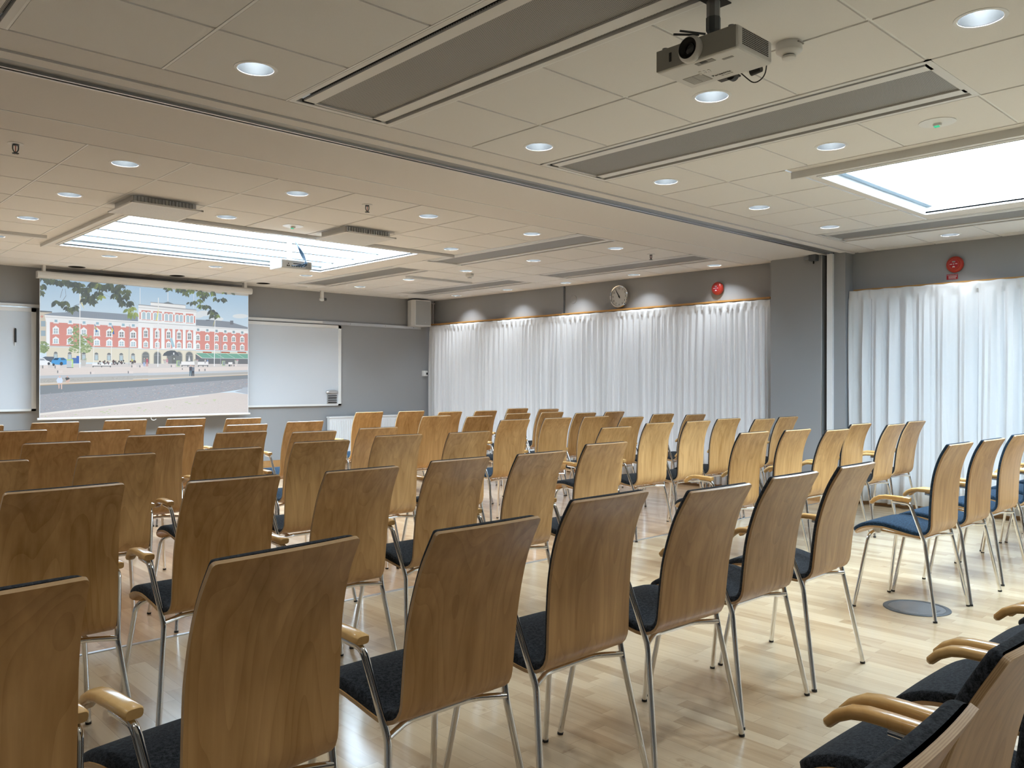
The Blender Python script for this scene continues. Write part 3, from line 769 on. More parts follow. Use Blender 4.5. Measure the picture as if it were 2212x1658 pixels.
# ================================================================ FLOOR BOX
e = empty('floor_socket_lid', (4.776, 1.822, 0)); tag(e, 'round dark grey floor socket lid under the first chair past the aisle', 'floor box')
MB().lathe([(.172, 0), (.172, .003), (.166, .005), (.147, .005), (.145, .003)], n=64).build('rim', M['dark'], e)
MB().lathe([(.144, .001), (.144, .0035)], n=64).build('lid', M['lid'], e)
MB().box(-.03, .03, -.115, -.098, .0035, .0045).build('finger_latch', M['dark'], e)
# ================================================================ PROJECTORS
e = empty('ceiling_projector', (2.51, 1.65, 2.35)); tag(e, 'grey-white projector hanging from the near ceiling on a pole', 'projector')
DX, DY, HT = .112, .166, .081
def rbox(x0, x1, y0, y1, z0, z1, name, mat, par, bv): return MB().box(x0, x1, y0, y1, z0, z1).build(name, mat, par, bevel=bv)
rbox(-DX, DX, -DY, DY, 0, HT, 'body', M['offwhite'], e, .012)
rbox(-DX-.0015, -DX+.004, -DY+.006, DY-.004, .004, HT-.003, 'front_panel', simple('projector grey', (.33, .32, .285), .5), e, .002)
LY = .013
MB().lathe([(.046, .0), (.046, -.012), (.040, -.022), (.036, -.026)], (-DX, LY, .042), 'x', 40, cap=False).build('lens_collar', M['offwhite'], e, smooth=True)
MB().lathe([(.037, -.006), (.037, -.024), (.034, -.026), (.031, -.020), (.022, -.012), (.020, -.016), (.016, -.010)], (-DX, LY, .042), 'x', 40, cap=False).build('lens_ring', M['ink'], e, smooth=True)
MB().lathe([(.030, -.008), (.018, -.012), (.001, -.014)], (-DX, LY, .042), 'x', 32, cap=False).build('lens', M['lens'], e, smooth=True)
MB().box(-DX-.0035, -DX-.001, .096, .106, .026, .058).build('infrared_window', M['ink'], e, bevel=.002)
g = MB()
for i in range(17):
    for j in range(9):
        g.box(-DX+.03+i*.0098, -DX+.0366+i*.0098, -DY-.0012, -DY, .019+.0062*j, .0222+.0062*j)
g.build('vent_slots', M['ink'], e)
g = MB(); g.box(-DX+.02, -DX+.045, -.055, .015, -.0012, 0.001); g.build('control_recess', M['greyink'], e)
MB().box(-DX+.02, -DX+.034, -.03, -.005, -.0022, -.001).build('focus_slot', M['ink'], e)
g = MB()
for (a, b_) in ((-.052, -.008), (-.034, -.012), (-.018, -.014), (-.046, .006), (-.028, .002), (-.012, .0), (-.040, .02), (-.022, .016), (-.006, .012)):
    g.lathe([(.005, 0), (.005, -.0015)], (-a*.6-.02, b_*1.2+.03, 0), 'z', 14)
g.build('button', M['beamw'], e)
g = MB(); g.box(.0, .075, .05, .13, -.0008, 0); g.build('information_label', M['greyink'], e)
g = MB()
for i in range(11): g.box(.004+.0063*i, .0065+.0063*i, .054, .088, -.0014, -.0008); g.box(.004+.0063*i, .0065+.0063*i, .092, .126, -.0014, -.0008)
g.build('label_lines', M['offwhite'], e)
text_obj('brand_lettering', 'Panasonic', .019, M['ink'], e, basis((0, -1, 0), (-1, 0, 0), (.052, .0, -.0008)), .0004)
text_obj('model_lettering', 'LCD PROJECTOR', .0062, M['greyink'], e, basis((0, -1, 0), (-1, 0, 0), (.070, -.012, -.0006)), .0004)
g = MB(); g.box(-.062, -.05, -.115, -.075, -.001, 0); g.build('rating_plate', M['greyink'], e)
for (a, b_) in ((-.09, -.13), (-.09, .14)): MB().lathe([(.011, HT), (.011, HT+.008)], (a, b_, 0), 'z', 16).build('foot', M['track'], e)
m = MB(); m.tube([(-.06, .02, HT+.03), (-.15, .06, HT+.018)], .004, 8); m.tube([(-.05, .0, HT+.03), (-.135, .045, HT+.03)], .004, 8); m.build('mount_arm', M['dark'], e)
m = MB(); m.box(-.012, .012, -.012, .012, HT, HT+.05).box(-.05, .05, -.02, .02, HT, HT+.012); m.build('swivel', M['dark'], e)
m = MB(); m.lathe([(.017, HT+.04), (.026, HT+.055), (.026, HT+.10)], n=8).build('pole_socket', M['dark'], e)
MB().lathe([(.024, HT+.10), (.024, CEIL-2.35)], n=8).build('pole', M['track'], e)
MB().box(-.05, .06, -.035, .03, CEIL-2.35-.004, CEIL-2.35).build('ceiling_opening', M['black'], e)
m = MB().tube([(DX-.01, -.03, .02), (DX+.03, -.04, .0), (DX+.035, -.075, -.035), (DX+.03, -.12, -.02), (DX+.01, -.14, .03)], .0022, 8, .03); m.build('cable', M['ink'], e, smooth=True)
m = MB(); m.lathe([(.020, -.012), (.020, .012)], (DX+.012, .0, .012), 'x', 20); m.box(DX-.01, DX+.018, -.03, .05, .0, .006); m.lathe([(.012, -.02), (.016, .02)], (DX+.03, -.085, .012), 'y', 16); m.build('plug', M['ink'], e, smooth=True)
# far projector
e = empty('white_projector', (3.81, 7.12, 2.295)); tag(e, 'white projector with dark cables hanging in the left skylight', 'projector')
MB().box(-.16, .16, -.11, .12, 0, .085).build('body', M['white'], e, bevel=.012)
MB().box(-.11, .06, -.1115, -.108, .012, .06).build('connector_panel', M['white'], e)
g = MB()
for x in (-.10, -.083, -.05, -.03, -.005, .02, .045): g.box(x-.005, x+.005, -.114, -.111, .02, .032)
g.box(-.095, -.085, -.114, -.111, .042, .05).box(-.04, .05, -.113, -.111, .045, .052); g.build('socket', M['ink'], e)
g = MB()
for i in range(7):
    for j in range(6): g.box(.09+.0075*i, .0945+.0075*i, -.1125, -.110, .015+.009*j, .020+.009*j)
for i in range(10):
    for j in range(6): g.box(-.1615, -.160, -.08+.014*i, -.073+.014*i, .015+.009*j, .020+.009*j)
g.build('vent_slots', M['greyink'], e)
g = MB()
for i, (x, dx) in enumerate(((-.06, .05), (-.03, .055), (.0, .05), (.03, .045), (.045, .06))):
    g.tube([(x, -.115, .03), (x+.01, -.15, .02), (.06+.004*i, -.15-.006*i, .05), (.075-.004*i, -.13+.01*i, .12), (.05-.005*i, -.08, .20), (.03, -.02, .27)], .0035, 8, .03)
g.build('cable', M['cable'], e, smooth=True)
MB().lathe([(.022, .085), (.022, .30)], (-.02, 0, 0), 'z', 16).box(-.06, .03, -.05, .05, .085, .10).build('pole', M['white'], e)
MB().box(-.25, .35, -.12, -.09, .30, .325).box(-.04, .0, -.12, .1, .30, .32).build('mounting_arm', M['white'], e)
MB().lathe([(.03, .12), (.034, .135), (.026, .137)], (.05, 0, .045), 'y', 24).build('lens', M['ink'], e, smooth=True)
# ================================================================ CONFERENCE CHAIRS
PROF = {'A': [(-.057, .921), (-.018, .851), (.008, .776), (.022, .70), (.030, .61), (.034, .536), (.037, .482), (.050, .449), (.078, .428), (.122, .421), (.22, .437), (.303, .450), (.380, .443), (.430, .420), (.456, .395)],
        'B': [(-.092, .903), (-.043, .815), (-.012, .73), (.008, .65), (.020, .57), (.028, .505), (.034, .468), (.050, .440), (.080, .423), (.122, .418), (.22, .437), (.303, .450), (.380, .443), (.430, .420), (.456, .395)]}
def resample(pts, N):
    P = [Vector((a, b)) for a, b in pts]; P = [P[0]*2-P[1]]+P+[P[-1]*2-P[-2]]; out = []
    for i in range(1, len(P)-2):
        p0, p1, p2, p3 = P[i-1:i+3]
        for k in range(16):
            t = k/16; out.append(.5*((2*p1)+(p2-p0)*t+(2*p0-5*p1+4*p2-p3)*t*t+(3*p1-p0-3*p2+p3)*t**3))
    out.append(P[-2]); L = [0]
    for a, b in zip(out, out[1:]): L.append(L[-1]+(b-a).length)
    res = []; j = 0
    e_ = [0, .0012, .003, .006, .010, .015, .021]; n_in = N-len(e_)-8
    T = L[-1]; SS = e_+[.03+(T-.03-.066)*k/(n_in-1) for k in range(n_in)]+[T-q for q in (.052, .040, .028, .018, .010, .0045, .0012, 0)]
    for s in SS:
        while j < len(L)-2 and L[j+1] < s: j += 1
        t = (s-L[j])/max(1e-9, L[j+1]-L[j]); t = min(1, max(0, t)); res.append((out[j].lerp(out[j+1], t), s))
    return res, L[-1]
def halfw(s, L):
    t = s/L
    if t < .5: b = .171+.010*min(1, t/.28)
    else: b = .181+.018*min(1, (t-.5)/.38)
    r = .010; d = s
    if d < r: b = b-r+math.sqrt(max(0, r*r-(r-d)**2))
    r = .055; d = L-s
    if d < r: b = b-r+math.sqrt(max(0, r*r-(r-d)**2))
    return b
def shell_mesh(var):
    rs, L = resample(PROF[var], 54); N = len(rs); Mx = 10; th = .0095
    V = []; F = []; mi = []
    def nrm(i):
        a = rs[max(0, i-1)][0]; b = rs[min(N-1, i+1)][0]; t = (b-a).normalized(); return Vector((-t.y, t.x))
    for lay in (0, th):
        for i in range(N):
            p, s = rs[i]; q = p+nrm(i)*lay; w = halfw(s, L)
            for j in range(Mx+1):
                u = -1+2*j/Mx; cc = .007*u*u*max(0, 1-s/(L*.5))
                V.append((w*u, q.x+cc, q.y))
    W = Mx+1; K = N*W
    for i in range(N-1):
        for j in range(Mx):
            a = i*W+j; F.append((a, a+1, a+W+1, a+W)); mi.append(0)
            F.append((K+a, K+a+W, K+a+W+1, K+a+1)); mi.append(0)
        a = i*W; F.append((a, a+W, K+a+W, K+a)); mi.append(1)
        a = i*W+Mx; F.append((a, K+a, K+a+W, a+W)); mi.append(1)
    for j in range(Mx):
        F.append((j, K+j, K+j+1, j+1)); mi.append(1)
        a = (N-1)*W+j; F.append((a, a+1, K+a+1, K+a)); mi.append(1)
    me = bpy.data.meshes.new('plywood_shell'); me.from_pydata(V, [], F)
    me.materials.append(M['veneer']); me.materials.append(M['edge'])
    uv = me.uv_layers.new(name='UVMap')
    for p, m_ in zip(me.polygons, mi):
        p.material_index = m_; p.use_smooth = True
        for li in p.loop_indices:
            vi = me.loops[li].vertex_index; uv.data[li].uv = (0, 0 if vi < K else 1)
    me.set_sharp_from_angle(angle=math.radians(40))
    return me
def pad_mesh(var, mat):
    rs, L = resample(PROF[var], 54); N = len(rs); th = .0095
    us = [-1, -.985, -.95, -.9, -.8, -.6, -.3, 0, .3, .6, .8, .9, .95, .985, 1]
    V = []; F = []
    def nrm(i):
        a = rs[max(0, i-1)][0]; b = rs[min(N-1, i+1)][0]; t = (b-a).normalized(); return Vector((-t.y, t.x))
    idx = [i for i in range(N) if rs[i][1] > .0025 and rs[i][1] < L-.003]
    for i in idx:
        p, s = rs[i]; w = halfw(s, L)-.004
        ed = min(1, max(0, (s-.0025)/.012), max(0, (L-.003-s)/.016)); es = math.sqrt(max(0, 1-(1-ed)**2))
        mid = s/L
        H = .020+.005*math.exp(-((mid-.78)/.16)**2)
        for u in us:
            dx = (1-abs(u))*w; ex = min(1, dx/.014); eh = math.sqrt(max(0, 1-(1-ex)**2))
            hh = H*es*eh*(1+.12*(1-u*u)); cc = .007*u*u*max(0, 1-s/(L*.5))
            q = p+nrm(i)*(th-.001+hh); V.append((w*u, q.x+cc, q.y))
    W = len(us)
    for i in range(len(idx)-1):
        for j in range(W-1):
            a = i*W+j; F.append((a, a+W, a+W+1, a+1))
    me = bpy.data.meshes.new('seat_pad'); me.from_pydata(V, [], F); me.materials.append(mat)
    for p in me.polygons: p.use_smooth = True
    return me
def meshobj(name, me, par):
    o = bpy.data.objects.new(name, me); COL.objects.link(o); o.parent = par; return o
legm = {}
def tm(key, pts, r, bend, mat, n=10):
    if key not in legm:
        o = MB().tube(pts, r, n, bend).build(key, mat, smooth=True); legm[key] = o.data; bpy.data.objects.remove(o)
    return legm[key]
def make_chair(var, mat):
    root = empty('conference_chair', (0, 0, 0))
    if ('s', var) not in legm: legm[('s', var)] = shell_mesh(var)
    if ('p', var, mat) not in legm: legm[('p', var, mat)] = pad_mesh(var, M[mat])
    meshobj('plywood_shell', legm[('s', var)], root)
    meshobj('seat_pad', legm[('p', var, mat)], root)
    for s in (-1, 1):
        l = meshobj('leg', tm('rear_leg%d' % s, [(s*.240, .0, .004), (s*.194, .070, .392), (s*.222, .136, .604), (s*.222, .225, .609)], .0098, .022, M['chrome']), root)
        g = meshobj('glide', tm('rear_glide%d' % s, [(s*.240, 0, 0), (s*.2391, .0015, .009)], .0108, 0, M['rubber']), l)
        l = meshobj('leg', tm('front_leg%d' % s, [(s*.232, .435, .004), (s*.190, .368, .412), (s*.11, .352, .424)], .0098, .04, M['chrome']), root)
        g = meshobj('glide', tm('front_glide%d' % s, [(s*.232, .435, 0), (s*.2312, .4337, .009)], .0108, 0, M['rubber']), l)
        key = 'arm%d' % s
        if key not in legm:
            sec = [(math.copysign(abs(math.cos(a))**.55, math.cos(a)), .62*math.copysign(abs(math.sin(a))**.6, math.sin(a))) for a in [2*PI*i/20+.01 for i in range(20)]]
            pts = [(s*.222, z_y, z_z+.010) for z_y, z_z in ((.134, .6135), (.138, .614), (.17, .6165), (.22, .618), (.265, .618), (.295, .613), (.322, .599), (.340, .581), (.345, .575))]
            rr = lambda t: .0195*(.86 if t < .01 else (1 if t < .7 else 1-.25*(t-.7)/.3) if t < .99 else .45)
            o = MB().tube(pts, rr, section=sec).build(key, M['arm'], smooth=True); legm[key] = o.data; bpy.data.objects.remove(o)
        meshobj('armrest', legm[key], root)
        meshobj('side_rail', tm('side_rail%d' % s, [(s*.115, .120, .404), (s*.12, .352, .424)], .008, 0, M['chrome']), root)
    meshobj('crossbar', tm('rear_bar', [(-.194, .070, .400), (-.108, .112, .404), (.108, .112, .404), (.194, .070, .400)], .0088, .03, M['chrome']), root)
    meshobj('crossbar', tm('front_bar', [(-.125, .352, .424), (.125, .352, .424)], .0098, 0, M['chrome']), root)
    for s in (-1, 1):
        if 'clip%d' % s not in legm:
            o = MB().box(s*.13-.012, s*.13+.012, .335, .365, .412, .449).build('mounting_clip', M['white']); legm['clip%d' % s] = o.data; bpy.data.objects.remove(o)
        meshobj('mounting_clip', legm['clip%d' % s], root)
    return root
BLUE = {'11', '12', '13', '14', '18', '19', '21', '29', '33', '25', '1h', '1i', 'j', 'k', 'l', 'm', 'n'}  # right block is navy; seats near the skylight have its blue light coloured in
CH = [
(0, .80, .385, 1.5, 'B', 'q0'), (0, 1.33, .415, 0, 'B', 'q1'), (0, 1.85, .42, -.5, 'B', 'q2'), (0, 2.37, .43, 0, 'B', 'q3'), (0, 2.89, .42, .5, 'B', 'q4'), (0, 3.40, .43, 0, 'B', 'q5'),
(1, .255, 1.52, 5, 'A', '1a'), (1, .785, 1.52, 7.5, 'A', '1b'), (1, 1.332, 1.58, .8, 'B', '1c'), (1, 1.833, 1.584, 1.4, 'A', '1d'), (1, 2.355, 1.59, -1.7, 'B', '1e'), (1, 2.885, 1.612, .1, 'B', '1f'), (1, 3.424, 1.62, 2, 'B', '1g'),
(1, 4.79, 1.642, -.2, 'A', '1h'), (1, 5.285, 1.63, -.5, 'A', '1i'), (1, 5.93, 1.66, -.5, 'A', 'j'), (1, 6.45, 1.65, 0, 'A', 'k'), (1, 6.97, 1.68, 1, 'A', 'l'), (1, 7.48, 1.66, 0, 'A', 'm'), (1, 7.99, 1.68, 0, 'A', 'n'),
(2, .732, 2.816, 3.4, 'A', '2a'), (2, 1.292, 2.895, -.7, 'B', '2b'), (2, 1.795, 2.852, 1.6, 'B', '2c'), (2, 2.347, 2.919, 1.6, 'B', '2d'), (2, 2.85, 2.91, 2.2, 'B', '2e'), (2, 3.378, 2.913, 1.3, 'A', '2f'),
(2, 4.831, 2.897, .1, 'A', '53'), (2, 5.329, 2.858, -.2, 'A', '54'), (2, 5.835, 2.853, 0, 'B', '55'), (2, 6.444, 2.919, .2, 'A', '56'), (2, 6.942, 2.887, .9, 'B', '57'), (2, 7.638, 2.989, -1.5, 'B', '58'),
(3, .76, 4.16, 0, 'B', '8'), (3, 1.295, 4.145, -1.3, 'B', '9'), (3, 1.838, 4.146, -1.7, 'B', '16'), (3, 2.328, 4.043, -.1, 'A', '20'), (3, 2.936, 4.181, -.5, 'A', '23'), (3, 3.458, 4.135, -.8, 'A', '30'),
(3, 4.875, 4.125, -.2, 'B', '43'), (3, 5.37, 4.056, -1.4, 'A', '45'), (3, 5.871, 4.035, .9, 'A', '49'), (3, 6.461, 4.116, -2, 'A', '50'), (3, 7.022, 4.12, -.5, 'B', '51'), (3, 7.631, 4.211, -1.5, 'B', '52'),
(4, 1.307, 5.186, -1.3, 'B', '6'), (4, 1.851, 5.158, 1, 'A', '7'), (4, 2.372, 5.121, .5, 'A', '15'), (4, 2.896, 5.158, 1.1, 'B', '19'), (4, 3.48, 5.245, .7, 'B', '22'),
(4, 4.872, 5.21, .6, 'A', '33'), (4, 5.403, 5.209, -.7, 'A', '38'), (4, 5.898, 5.185, -1.1, 'A', '40'), (4, 6.408, 5.2, 1, 'B', '42'), (4, 6.9, 5.158, -.2, 'A', '44'), (4, 7.418, 5.156, -.1, 'B', '48'),
(5, 1.34, 6.20, 1, 'A', '3'), (5, 1.864, 6.21, 2.4, 'B', '4'), (5, 2.473, 6.424, -.7, 'B', '12'), (5, 2.97, 6.338, 0, 'B', '14'), (5, 3.587, 6.521, -1.7, 'B', '18'),
(5, 4.855, 6.281, .6, 'A', '27'), (5, 5.4, 6.32, .6, 'B', '29'), (5, 5.88, 6.231, 1, 'A', '32'), (5, 6.382, 6.233, 1, 'A', '37'), (5, 6.885, 6.24, 1.5, 'B', '39'), (5, 7.41, 6.26, 1.5, 'B', '41'),
(6, 1.27, 7.09, 1, 'A', '1'), (6, 1.836, 7.278, 1.4, 'A', '2'), (6, 2.377, 7.312, 1.6, 'A', '5'), (6, 2.877, 7.293, .3, 'A', '11'), (6, 3.458, 7.44, -.7, 'B', '13'),
(6, 4.939, 7.551, -.9, 'A', '21'), (6, 5.434, 7.471, -.5, 'A', '25'), (6, 5.959, 7.481, .4, 'B', '26'), (6, 6.467, 7.442, .4, 'B', '28'), (6, 6.966, 7.384, .5, 'A', '31'), (6, 7.499, 7.411, -.6, 'B', '36')]
protos = {}
ROWN = ['closest row, lower right corner', 'first full row', 'second full row', 'third full row', 'fourth full row', 'fifth full row', 'sixth full row']
for (row, x, y, a, var, key) in CH:
    mat = 'blue' if key in BLUE else 'felt'
    if (var, mat) not in protos:
        o = make_chair(var, mat); remember(o); protos[(var, mat)] = o
    else: o = copy_tree(protos[(var, mat)])
    o.location = (x, y, 0); o.rotation_euler = (0, 0, math.radians(a))
    side = x < 4.1
    mates = sorted(c[1] for c in CH if c[0] == row and (c[1] < 4.1) == side)
    n = mates.index(x)+1
    if row == 0: lab = 'wooden armchair with charcoal seat, %s from left in the %s' % (ORD[n], ROWN[0])
    else: lab = 'wooden armchair, %s seat, %s from left in %s, %s of aisle' % ('blue-toned' if mat == 'blue' else 'charcoal', ORD[n], ROWN[row], 'left' if side else 'right')
    tag(o, lab, 'chair', 'plywood armchairs in rows')
# ================================================================ PROJECTION SCREEN
SY = 10.75
e = empty('projection_screen', (3.835, SY, .80)); tag(e, 'pull-down projection screen showing a red and white hotel by a canal', 'projection screen')
LX = 3.835
m = MB(); prof = [(-.035, 2.44), (-.05, 2.45), (-.058, 2.475), (-.055, 2.505), (-.035, 2.522), (.03, 2.522), (.035, 2.44)]
k = len(prof)
for x in (-1.31, 1.31): m.v += [(x, py, pz-.80) for py, pz in prof]
m.f.append(tuple(range(k))); m.f.append(tuple(range(2*k-1, k-1, -1)))
for i in range(k): m.f.append((i, (i+1) % k, k+(i+1) % k, k+i))
m.mi = [0]*len(m.f); m.build('housing', M['housing'], e, bevel=.004)
MB().box(-1.35+.10, -1.22, -.03, .03, 1.72, CEIL-.80).box(1.20, 1.24, -.03, .03, 1.72, CEIL-.80).build('ceiling_bracket', M['offwhite'], e)
MB().box(-1.277, 1.277, .004, .006, .02, 1.65).build('fabric', M['fabric'], e)
MB().lathe([(.012, -1.30), (.014, -1.295), (.014, 1.295), (.012, 1.30)], (0, 0, .008), 'x', 16).build('bottom_bar', M['white'], e, smooth=True)
MB().tube([(-.02, 0, -.005), (-.015, .002, -.035), (.02, .002, -.045), (.045, 0, -.03)], .004, 8, .02).build('pull_loop', M['white'], e)
# the projected picture, drawn as flat coloured patches on the fabric
def sp(px, py):
    u = (px-1106); v = (824.2-py); r = (u-.0017*v)/1790.5; z = (v+.0017*u)/1790.5
    a = math.radians(43.07); dx = r*math.cos(a)+math.sin(a); dy = -r*math.sin(a)+math.cos(a)
    t = SY/dy; return (dx*t-LX, z*t+EYE-.80)
VV = []; FF = []; CC = []
def lin(c): return tuple(((x/255)/12.92 if x/255 <= .04045 else ((x/255+.055)/1.055)**2.4) for x in c)
K5 = lambda x, y: (80+x/9.2125, 580+y/9.2125)
K6 = lambda x, y: (290+x/8.2885, 580+y/8.2885)
K7 = lambda x, y: (80+x/9.2125, 740+y/9.2125)
K8 = lambda x, y: (300+x/8.848, 740+y/8.848)
XL, XR = -1.272, 1.272
def pic(K, col, pts, lay, col2=None):
    q = [sp(*K(*p)) for p in pts] if K else [sp(*p) for p in pts]
    q = [(min(XR, max(XL, x)), min(1.645, max(.022, z))) for x, z in q]
    k = len(VV)
    for i, (x, z) in enumerate(q): VV.append((x, .0035-.00022*(lay+(.45 if K in (K6, K8) else 0)), z))
    FF.append(tuple(range(k, k+len(q)))); CC.append([lin(col if not (col2 and i >= len(q)//2) else col2) for i in range(len(q))])
def rect(K, col, x0, x1, y0, y1, lay, s=0.):
    pic(K, col, [(x0, y0), (x1, y0+s*(x1-x0)), (x1, y1+s*(x1-x0)), (x0, y1)], lay)
prnd = random.Random(5)
SKYC = (178, 207, 232)
pic(None, SKYC, [(80, 590), (545, 640), (545, 720), (80, 700)], 0, (206, 222, 233))
pic(None, (206, 222, 233), [(80, 700), (545, 720), (545, 910), (80, 910)], 0)
# clouds
for (x, y, w, h_) in ((1250, 800, 130, 50), (1900, 850, 140, 40), (1480, 900, 120, 40), (1150, 830, 100, 50)):
    pic(K6, (222, 228, 232), [(x+w*math.cos(PI*i/8), y+h_*math.sin(PI*i/8)) for i in range(16)], 1)
# background house left
pic(K5, (208, 200, 186), [(60, 850), (300, 870), (300, 1500), (60, 1500)], 1)
pic(K5, (120, 125, 130), [(60, 832), (300, 850), (300, 872), (60, 862)], 2)
for (x, y) in ((80, 1040), (80, 1230)): rect(K5, (160, 178, 190), x, x+90, y, y+110, 2)
for a in range(4): pic(K5, (214, 120, 110), [(98+26*math.cos(a*PI/2-.4), 952+26*math.sin(a*PI/2-.4)), (98+26*math.cos(a*PI/2+.4), 952+26*math.sin(a*PI/2+.4)), (98, 952)], 2)
# left wing
pic(K5, (150, 160, 172), [(140, 912), (310, 875), (560, 868), (800, 832), (1780, 905), (2010, 940), (2010, 1060), (160, 925)], 2)
for i in range(40): x = 500+36*i; rect(K5, (138, 149, 161), x, x+3, 870+(x-500)*.055, 930+(x-500)*.085, 3) if x < 1950 else None
pic(K5, (232, 234, 236), [(150, 920), (2020, 1048), (2020, 1170), (180, 1060)], 3)
pic(K5, (198, 200, 202), [(170, 955), (2015, 1072), (2015, 1084), (170, 965)], 4)
pic(K5, (214, 152, 144), [(255, 1062), (2020, 1160), (2020, 1580), (255, 1530)], 3)
pic(K5, (235, 238, 242), [(185, 990), (258, 990), (258, 1532), (185, 1532)], 4)
for x in (340, 625, 900, 1165, 1420, 1680, 1880): 
    y = 1012+(x-340)*.058; rect(K5, (232, 234, 236), x-12, x+92, y, y+75, 4, .05); rect(K5, (160, 190, 206), x+10, x+66, y+2, y+50, 5, .05)
def wind(K, x, y, w, h_, lay, glass=(150, 162, 170), gable=True, arch=False):
    rect(K, (236, 238, 240), x-w/2-w*.18, x+w/2+w*.18, y, y+h_, lay)
    if gable: pic(K, (236, 238, 240), [(x-w*.62, y+1), (x-w*.2, y-h_*.22), (x, y-h_*.36), (x+w*.2, y-h_*.22), (x+w*.62, y+1)], lay)
    rect(K, (228, 230, 232), x-w*.8, x+w*.8, y+h_*.93, y+h_*1.03, lay)
    for (a, b) in ((-.42, -.06), (.06, .42)):
        rect(K, glass, x+a*w, x+b*w, y+h_*.12, y+h_*.42, lay+1); rect(K, glass, x+a*w, x+b*w, y+h_*.48, y+h_*.88, lay+1)
for x, y1, y2 in ((375, 1175, 1385), (655, 1190, 1400), (932, 1205, 1410), (1192, 1215, 1420), (1440, 1230, 1430), (1683, 1245, 1438), (1915, 1260, 1446)):
    g_ = (176, 192, 200) if x < 1400 else (140, 146, 150)
    wind(K5, x, y1, 92, 128, 4, g_); wind(K5, x, y2, 92, 110, 4, (176, 198, 208))
# centre block
pic(K6, (206, 208, 212), [(75, 640), (1110, 735), (1110, 760), (75, 680)], 3)
pic(K6, (238, 240, 242), [(295, 598), (920, 655), (920, 715), (295, 655)], 3)
pic(K6, (140, 150, 158), [(500, 622), (605, 590), (730, 640)], 4)
pic(K6, (150, 152, 156), [(290, 594), (922, 652), (922, 660), (290, 604)], 4)
pic(K6, (150, 152, 156), [(72, 638), (1112, 732), (1112, 740), (72, 647)], 4)
pic(K6, (238, 240, 242), [(75, 655), (1135, 765), (1105, 800), (1105, 1010), (75, 945)], 4)
pic(K6, (205, 207, 210), [(75, 690), (1130, 772), (1120, 782), (75, 702)], 5)
for (x0, x1) in ((130, 295), (340, 495), (540, 690), (735, 875), (925, 1060)):
    pic(K6, (214, 152, 144), [(x0, 742+(x0-130)*.075), (x1, 742+(x1-130)*.075), (x1, 905+(x1-130)*.07), (x0, 905+(x0-130)*.07)], 5)
    for c_ in ((x0*.74+x1*.26), (x0*.24+x1*.76)):
        w_ = (x1-x0)*.17; yt = 800+(c_-130)*.075; yb = yt+105
        pic(K6, (238, 240, 242), [(c_-w_*1.6, yb), (c_-w_*1.6, yt)]+[(c_-w_*1.6*math.cos(PI*i/8), yt-w_*1.5*math.sin(PI*i/8)) for i in range(1, 8)]+[(c_+w_*1.6, yt), (c_+w_*1.6, yb)], 6)
        pic(K6, (178, 200, 212), [(c_-w_, yb-6), (c_-w_, yt)]+[(c_-w_*math.cos(PI*i/8), yt-w_*math.sin(PI*i/8)) for i in range(1, 8)]+[(c_+w_, yt), (c_+w_, yb-6)], 7)
        rect(K6, (205, 130, 120), c_-w_*1.4, c_+w_*1.4, yb, yb+8, 7); rect(K6, (232, 234, 236), c_-1.5, c_+1.5, yt-w_, yb-6, 8)
for x in (105, 318, 517, 710, 897, 1080):
    rect(K6, (214, 140, 130), x-9, x+9, 775+(x-105)*.075, 905+(x-105)*.07, 6)
pic(K6, (236, 238, 240), [(75, 945), (1140, 1018), (1100, 1100), (1100, 1110), (75, 1050)], 5)
pic(K6, (190, 192, 194), [(75, 955), (1138, 1022), (1130, 1032), (75, 966)], 6)
pic(K6, (238, 241, 244), [(70, 1040), (1105, 1095), (1105, 1450), (70, 1440)], 4)
for (x0, x1) in ((135, 280), (340, 485), (545, 685), (735, 870), (922, 1055)):
    y0 = 1050+(x0-135)*.055
    pic(K6, (214, 152, 144), [(x0, y0), (x1, y0+8), (x1, 1430), (x0, 1425)], 5)
    c_ = (x0+x1)/2; wind(K6, c_, y0+48, 62, 138, 6, (135, 142, 146)); wind(K6, c_, y0+262-(x0-135)*.03, 62, 96, 6, (160, 172, 178))
pic(K6, (200, 202, 205), [(70, 1432), (1105, 1450), (1105, 1462), (70, 1446)], 6)
# right wing
pic(K6, (146, 154, 164), [(1105, 910), (1300, 918), (1340, 912), (1720, 950), (1790, 975), (2035, 1048), (2035, 1080), (1105, 1020)], 3)
rect(K6, (130, 134, 142), 1718, 1775, 930, 1000, 4); rect(K6, (130, 138, 148), 1285, 1352, 912, 936, 4)
pic(K6, (234, 236, 238), [(1105, 1018), (2035, 1082), (2035, 1162), (1105, 1115)], 4)
pic(K6, (196, 198, 200), [(1105, 1034), (2035, 1094), (2035, 1103), (1105, 1045)], 5)
pic(K6, (214, 152, 144), [(1105, 1112), (2035, 1160), (2035, 1472), (1105, 1452)], 4)
for x in (1145, 1310, 1475, 1632, 1782, 1935): y = 1062+(x-1145)*.064; rect(K6, (234, 236, 238), x-38, x+38, y, y+64, 5, .05); rect(K6, (150, 172, 182), x-20, x+20, y+8, y+50, 6, .05)
for x in (1140, 1308, 1472, 1630, 1780, 1934): 
    wind(K6, x, 1190+(x-1140)*.045, 56, 92, 5, (140, 150, 152)); wind(K6, x, 1350+(x-1140)*.03, 56, 86, 5, (150, 158, 158))
